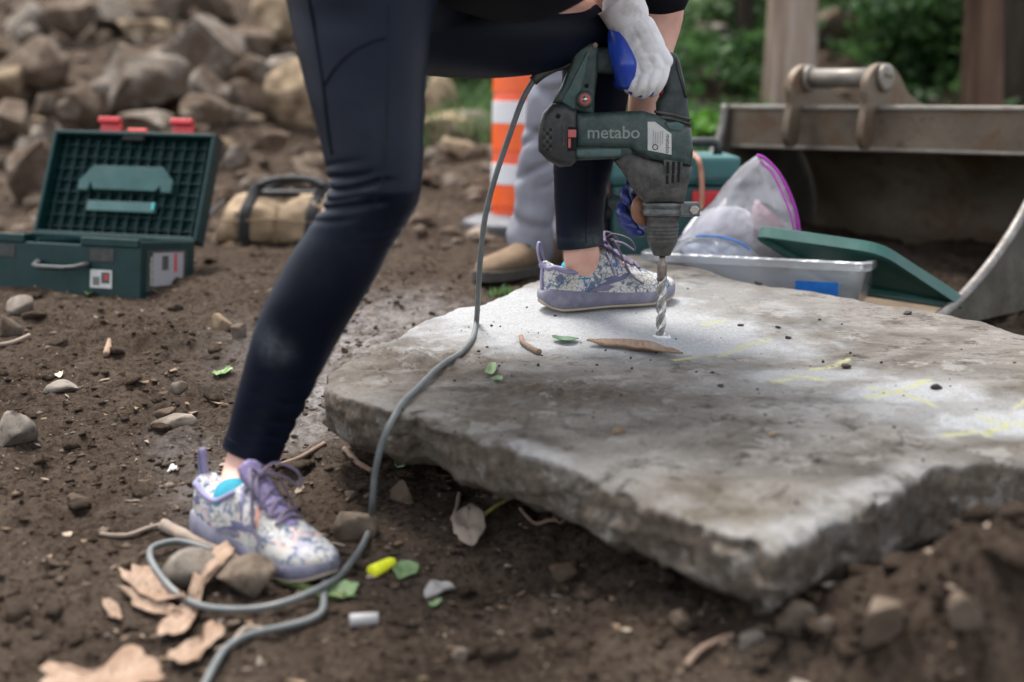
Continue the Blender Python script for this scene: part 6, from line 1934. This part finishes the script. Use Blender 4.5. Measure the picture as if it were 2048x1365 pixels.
# ground cover on the bank and grass patches
g = np.random.default_rng(44)
N = 26000
gx_ = g.uniform(.25, 7.5, N); gy_ = 4.9 + 9 * g.uniform(size=N) ** 1.4
keep = fbm(np.stack([gx_ * 1.3, gy_ * 1.3, 0 * gx_], 1), 3) > 0.05
gx_, gy_ = gx_[keep], gy_[keep]
pts_ = np.stack([gx_, gy_, ground_h(gx_, gy_) + g.uniform(.0, .10, len(gx_))], 1)
tag(obj('ground_cover', leaves(pts_, .075, 45), m_leafd, origin=(0, 0, 0), smooth=False), 'dark ivy and ground cover on the bank', kind='stuff')
def grass(name, label, boxes, N, hgt, seed, mm):
    g = np.random.default_rng(seed)
    Vs = []
    b = np.array([boxes[i] for i in g.integers(len(boxes), size=N)])
    x_ = b[:, 0] + (b[:, 1] - b[:, 0]) * g.uniform(size=N); y_ = b[:, 2] + (b[:, 3] - b[:, 2]) * g.uniform(size=N)
    z_ = ground_h(x_, y_)
    a = g.uniform(0, 6.28, N); h_ = hgt * g.uniform(.5, 1.2, N); w_ = .005
    base_ = np.stack([x_, y_, z_], 1)
    sd_ = np.stack([np.cos(a), np.sin(a), 0 * a], 1) * w_
    ln = np.stack([np.sin(a), -np.cos(a), 0 * a], 1) * (h_ * g.uniform(.2, .7, N))[:, None]
    V = np.stack([base_ - sd_, base_ + sd_, base_ + sd_ * .5 + ln * .5 + np.stack([0 * a, 0 * a, h_ * .6], 1), base_ + ln + np.stack([0 * a, 0 * a, h_], 1)], 1).reshape(-1, 3)
    return tag(obj(name, (V, np.arange(N * 4).reshape(-1, 4)), mm, origin=(0, 0, 0), smooth=False), label, kind='stuff')
grass('grass', 'loose green grass at the foot of the bank', [(-.35, .1, 5.4, 7.6), (.5, 1.0, 4.5, 5.6)], 5000, .13, 51, m_leafm)
q1 = GP(1002, 584)
grass('grass_sprig', 'small bright green sprig behind the heel of the far shoe', [(q1[0] - .03, q1[0] + .03, q1[1] - .03, q1[1] + .03)], 55, .022, 52, m_leafm)
# ------------------------------------------------------------------ litter: bark, sticks, leaves, ear plug
m_barkp = simple('peeled_bark', (0.30, 0.205, 0.145), 0.85, 0, 0.25, 30, (0.17, 0.11, 0.075), 0.5, 22, 0.5, 0.002, 0.1)
n = NT(m_barkp)
mpb = n.new('ShaderNodeMapping'); mpb.inputs['Scale'].default_value = (1, .12, 1); mpb.inputs['Rotation'].default_value = (0, 0, .8); n.link(n.O, mpb.inputs['Vector'])
fb = n.noise(160, 6, .7, mpb.outputs[0])
n.color(n.mix(n.ramp(n.noise(20, 6, .65), [(.4, 0.0), (.7, .8)]), n.ramp(fb, [(.3, (0.16, 0.108, 0.076)), (.5, (0.26, 0.185, 0.135)), (.7, (0.32, 0.24, 0.185))]), (0.20, 0.125, 0.085)))
n.bump(fb, .5, .003)
m_stick = simple('grey_stick', (0.24, 0.185, 0.145), 0.9, 0, 0.25, 25, (0.11, 0.08, 0.06), 0.5, 20, 0.3, 0.002)
m_twig = simple('brown_twig', (0.16, 0.105, 0.075), 0.9, 0, 0.3, 30)
m_dry = simple('dry_leaf', (0.25, 0.195, 0.155), 0.85, 0, 0.15, 20, (0.16, 0.12, 0.09), 0.4, 20)
m_grn = simple('green_leaf', (0.12, 0.21, 0.06), 0.6, 0, 0.25, 30)
m_grn2 = simple('pale_green_leaf', (0.115, 0.18, 0.075), 0.65, 0, 0.25, 30)
def sheet(name, label, cat_, poly, mm, place, thick=.004, curl=.012, seed=1, group=None, dens=3, bow=.3):
    P = cat(np.array(poly, float), dens, True)
    c0 = P.mean(axis=0)
    P = c0 + (P - c0) * (1 + 0.07 * np.random.default_rng(seed).normal(size=(len(P), 1)))
    base_ = place(*c0)
    # lay the outline on the local ground, then lift and curl it
    rings = []
    for s in (0.02, .25, .5, .75, .9, 1.0):
        q = c0 + (P - c0) * s
        W = np.array([place(*p) for p in q])
        W[:, 2] = base_[2] + (W[:, 2] - base_[2]) * .85
        nz = fbm(W * 16 + seed, 3)
        W[:, 2] += thick + curl * (.5 + 1.3 * nz) * s + bow * curl * s * s
        rings.append(W)
    top = rings
    bot = [r_ - [0, 0, thick] for r_ in rings[::-1]]
    o = fix_normals(obj(name, loft(top + bot), mm, smooth=True))
    return tag(o, label, cat_, group)
G = lambda px, py: GP(px, py)
sheet('bark_piece', 'pale peeled bark strip lying across the grey stone in the cable loop', 'bark', [(455, 1125), (475, 1150), (440, 1168), (412, 1190), (395, 1225), (378, 1260), (345, 1282), (316, 1270), (330, 1235), (370, 1210), (390, 1180), (420, 1150)], m_barkp, lambda a, b: GP(a, b, .003 + .028 * min(1, max(0, (1215 - b) / 45))), .0018, .005, 2)
sheet('bark_piece', 'broken bark flake left of the cable loop, upper one', 'bark', [(245, 1160), (280, 1150), (330, 1165), (350, 1195), (380, 1215), (330, 1210), (280, 1195), (250, 1180)], m_barkp, lambda a, b: GP(a, b, .006), .0018, .009, 3)
sheet('bark_piece', 'narrow bark flake under the broken one left of the cable', 'bark', [(240, 1190), (300, 1195), (360, 1222), (385, 1235), (330, 1228), (270, 1210)], m_barkp, lambda a, b: GP(a, b, .003), .0018, .007, 4)
sheet('bark_piece', 'small pointed bark chip at the left of the flakes', 'bark', [(205, 1205), (230, 1212), (245, 1235), (238, 1245), (215, 1228)], m_barkp, lambda a, b: GP(a, b, .003), .0018, .006, 5)
sheet('bark_piece', 'torn bark piece with a ragged end below the cable loop', 'bark', [(415, 1270), (445, 1275), (440, 1305), (410, 1330), (375, 1352), (340, 1345), (352, 1318), (385, 1300), (405, 1290)], m_barkp, lambda a, b: GP(a, b, .004), .0018, .010, 6)
sheet('bark_piece', 'large sheet of pink-brown bark at the bottom left edge', 'bark', [(78, 1345), (130, 1340), (190, 1345), (250, 1315), (285, 1325), (320, 1365), (330, 1410), (200, 1420), (90, 1400)], m_barkp, lambda a, b: GP(a, b, .006), .002, .010, 7)
sheet('bark_strip', 'curled pink-brown bark strip lying on the slab in front of the drill bit', 'bark', [(1163, 694), (1200, 688), (1260, 692), (1310, 700), (1340, 712), (1362, 719), (1320, 716), (1270, 708), (1210, 699)], m_barkp, lambda a, b: ST_(a, b, .001), .003, .008, 8)
def stick(name, label, pts, r, mm, place=None, cat_='stick', lift=.006):
    place = place or (lambda a, b: GP(a, b, lift))
    P = cat(np.array([place(*p) for p in pts]), 6)
    V, F = tube(P, r, 9)
    V = V + 0.25 * (r[0] if hasattr(r, '__len__') else r) * fbm(V * 60, 3)[:, None]
    return tag(obj(name, (V, F), mm), label, cat_)
stick('stick', 'grey-brown broken branch wedged under the near shoe', [(326, 1062), (370, 1082), (430, 1110), (500, 1138), (560, 1160), (612, 1175)], [.010, .009, .010, .008], m_stick, lift=.008)
stick('stick', 'thin pale twig running left from the broken branch', [(200, 1076), (250, 1074), (300, 1066), (330, 1060)], .0035, m_stick)
stick('stick', 'dark twig on the soil between ankle and slab', [(552, 948), (600, 930), (650, 904)], .0045, m_twig)
stick('stick', 'tan twig poking out from the slab by the cable', [(690, 916), (716, 932), (745, 945)], .0055, m_barkp)
stick('stick', 'short upright wood chip left of the shin', [(212, 722), (217, 705), (219, 682)], [.006, .008, .003], m_barkp)
stick('stick', 'wood splinter near the left edge below the tool case', [(0, 697), (30, 690), (60, 680)], .005, m_stick)
stick('stick', 'short twig right of the large dry leaf before the slab', [(905, 1050), (914, 1010), (918, 985)], .004, m_stick)
stick('stick', 'curved root on the soil at the bottom edge', [(1372, 1362), (1395, 1330), (1430, 1305), (1470, 1300)], .005, m_twig)
stick('stick', 'twig lying across the soil beside the torn bark', [(430, 1320), (460, 1298), (490, 1275), (530, 1262)], .004, m_stick)
stick('stick', 'thin root under the slab edge', [(1040, 1040), (1070, 1062), (1100, 1070), (1130, 1062)], .003, m_twig)
stick('twig', 'short forked brown twig lying on the slab', [(1042, 682), (1046, 694), (1060, 703), (1078, 711)], [.005, .0045, .006], m_twig, lambda a, b: ST_(a, b, .005), 'twig')
stick('stick', 'mossy stick under the toe of the near shoe', [(560, 1165), (600, 1178), (650, 1195), (690, 1200)], .007, simple('moss', (0.09, 0.13, 0.03), .95, 0, .4, 40, (0.12, 0.08, 0.05), .6, 30), lift=.004)
sheet('dry_leaf', 'large grey-brown dry leaf on the soil before the slab', 'leaf', [(905, 1068), (918, 1035), (940, 1024), (962, 1040), (970, 1075), (952, 1112), (930, 1108), (912, 1088)], m_dry, lambda a, b: GP(a, b, .006), .0012, .010, 11)
sheet('dry_leaf', 'brown curled leaf under the slab edge', 'leaf', [(1105, 1055), (1118, 1042), (1130, 1052), (1128, 1078), (1112, 1082)], m_dry, lambda a, b: GP(a, b, .004), .0012, .01, 12)
stick('stalk', 'yellow-green stalk leaning from the dry leaf to the slab', [(962, 1048), (990, 1030), (1020, 1010)], .003, simple('green_stalk', (0.25, 0.24, 0.06), .7), cat_='stalk')
LEAF = [('green leaf scrap beside the yellow ear plug', [(785, 1155), (810, 1145), (840, 1152), (832, 1168), (800, 1180), (790, 1170)], m_grn2, G),
        ('torn green leaf inside the cable below the shoe toe', [(655, 1190), (690, 1178), (722, 1185), (705, 1205), (715, 1215), (670, 1210)], m_grn2, G),
        ('small light green leaf on the soil left of the shin', [(425, 764), (440, 755), (465, 757), (458, 765), (435, 768)], m_grn, G),
        ('tiny green leaf at the left of the white chip', [(855, 1215), (872, 1210), (885, 1217), (868, 1224)], m_grn2, G),
        ('green leaf scrap below the cable left of the soil edge', [(790, 930), (812, 925), (820, 935), (800, 942)], m_grn2, G),
        ('dark green leaf on the dusty slab left of the bark strip', [(1104, 684), (1128, 681), (1156, 685), (1140, 692), (1118, 691)], simple('dark_green_leaf', (0.05, 0.11, 0.05), .6), lambda a, b: ST_(a, b)),
        ('pale green leaf scrap on the slab below the twig, upper of two', [(968, 750), (985, 733), (994, 740), (984, 756)], m_grn2, lambda a, b: ST_(a, b)),
        ('pale green leaf scrap on the slab below the twig, lower of two', [(982, 765), (1000, 758), (1006, 766), (992, 774)], m_grn2, lambda a, b: ST_(a, b)),
        ('yellowish leaf bit in front of the tool case', [(168, 592), (178, 588), (184, 594), (174, 598)], m_grn, G),
        ('white petal-like scrap on the soil left of the near shoe', [(333, 944), (342, 936), (354, 940), (350, 948), (342, 943)], simple('white_scrap', (0.7, 0.68, 0.66), .7), G),
        ('pale leaf scrap on the soil at mid left', [(110, 752), (120, 748), (127, 756), (118, 760)], simple('straw_scrap', (0.55, 0.45, 0.32), .8), G)]
for i, (lab, poly, mm, plc) in enumerate(LEAF):
    sheet('leaf', lab, 'leaf', poly, mm, (lambda a, b, f=plc: f(a, b) + np.array([0, 0, .002])), .0012, .006, 20 + i, group='fallen leaves')
# ear plug
a, b = GP(743, 1163, .009), GP(789, 1147, .009)
d = (b - a); Lp = np.linalg.norm(d)
tag(fix_normals(obj('ear_plug', lathe([(.0085, 0), (.0098, .0008), (.0095, Lp * .3), (.0088, Lp * .62), (.0078, Lp * .85), (.0052, Lp * .97), (.002, Lp)], a, d, 22), simple('yellow_foam', (0.72, 0.75, 0.02), .8, 0, .06, 60, None, 0, 10, .3, .001))), 'bright yellow foam ear plug on the soil', 'ear plug')
a, b = GP(700, 1262, .008), GP(757, 1257, .008)
d = (b - a)
tag(obj('white_stub', lathe([(.006, 0), (.0088, .0008), (.009, .01), (.0086, float(np.linalg.norm(d)) - .0008), (.006, float(np.linalg.norm(d)))], a, d, 18), simple('pale_stub', (0.30, 0.29, 0.29), .7, 0, .1, 30, (0.3, .27, .25), .4, 20)), 'pale grey-white stub lying on the soil below the cable', 'stub')
sheet('wood_chip', 'whitish wood chip on the soil right of the ear plug', 'chip', [(845, 1195), (870, 1182), (905, 1178), (900, 1192), (860, 1206)], simple('white_chip', (0.28, 0.26, 0.245), .8), lambda a, b: GP(a, b, .003), .004, .004, 40)
# crumbs of earth on the slab
CR = [(1482, 652, 15, 'dark crumb of earth on the slab right of the drill bit, left of three'), (1556, 656, 12, 'dark crumb of earth on the slab, middle of three'), (1576, 678, 16, 'flat dark crumb of earth nearest the yellow chalk line'), (1425, 748, 12, 'small dark crumb on the slab below the drill bit'), (1441, 774, 16, 'reddish dark crumb on the slab in front of the chalk marks'), (1815, 628, 20, 'lump of earth on the far right edge of the slab'), (1515, 569, 20, 'lump of earth on the far edge of the slab behind the toe'), (1690, 735, 26, 'thin dark crumb beside the middle chalk mark'), (1870, 780, 30, 'dark crumb beside the brightest chalk cross'), (1640, 640, 10, 'tiny dark crumb on the bare stone to the right'), (1240, 868, 34, 'orange-tan pebble on the near part of the slab'), (1545, 872, 24, 'cream pebble on the near part of the slab')]
for i, (px_, py_, w_, lab) in enumerate(CR):
    q = ST_(px_, py_)
    s = w_ / 1110.0 * (q[1] / 2.6)
    V, F = rock((s, s * .8, s * .5), 900 + i, 2, 8, .1)
    o = obj('crumb', (V + q + [0, 0, s * .15], F), M_rock_tan if i >= 10 else simple('wet_earth', (0.035, 0.028, 0.024), .9, 0, .3, 60))
    tag(o, lab, 'crumb', 'crumbs on the slab')
g = np.random.default_rng(77)
V0, F0 = ico(1)
Vs, Fs = [], []
k = 0
for i in range(1100):
    px_, py_ = g.uniform(700, 2040), g.uniform(560, 1040)
    p = SP(px_, py_)
    j = np.argmin((topz[:, 0] - p[0]) ** 2 + (topz[:, 1] - p[1]) ** 2)
    if (topz[j, 0] - p[0]) ** 2 + (topz[j, 1] - p[1]) ** 2 > 1e-4:
        continue
    if g.uniform() > (0.25 + 1.1 * math.exp(-((px_ - 950) / 300) ** 2 - ((py_ - 770) / 120) ** 2)):
        continue
    s = .0006 + .0024 * g.uniform() ** 4
    Vs.append(V0 * s * g.uniform(.6, 1.4, (1, 3)) * (1 + .4 * (g.uniform(size=(len(V0), 1)) - .5)) + [p[0], p[1], topz[j, 2] + s * .3])
    Fs.append(F0 + k * len(V0)); k += 1
tag(obj('slab_grit', (np.concatenate(Vs), np.concatenate(Fs)), M_clod, origin=(0, 0, 0), smooth=False), 'fine dark grit scattered over the slab', kind='stuff')
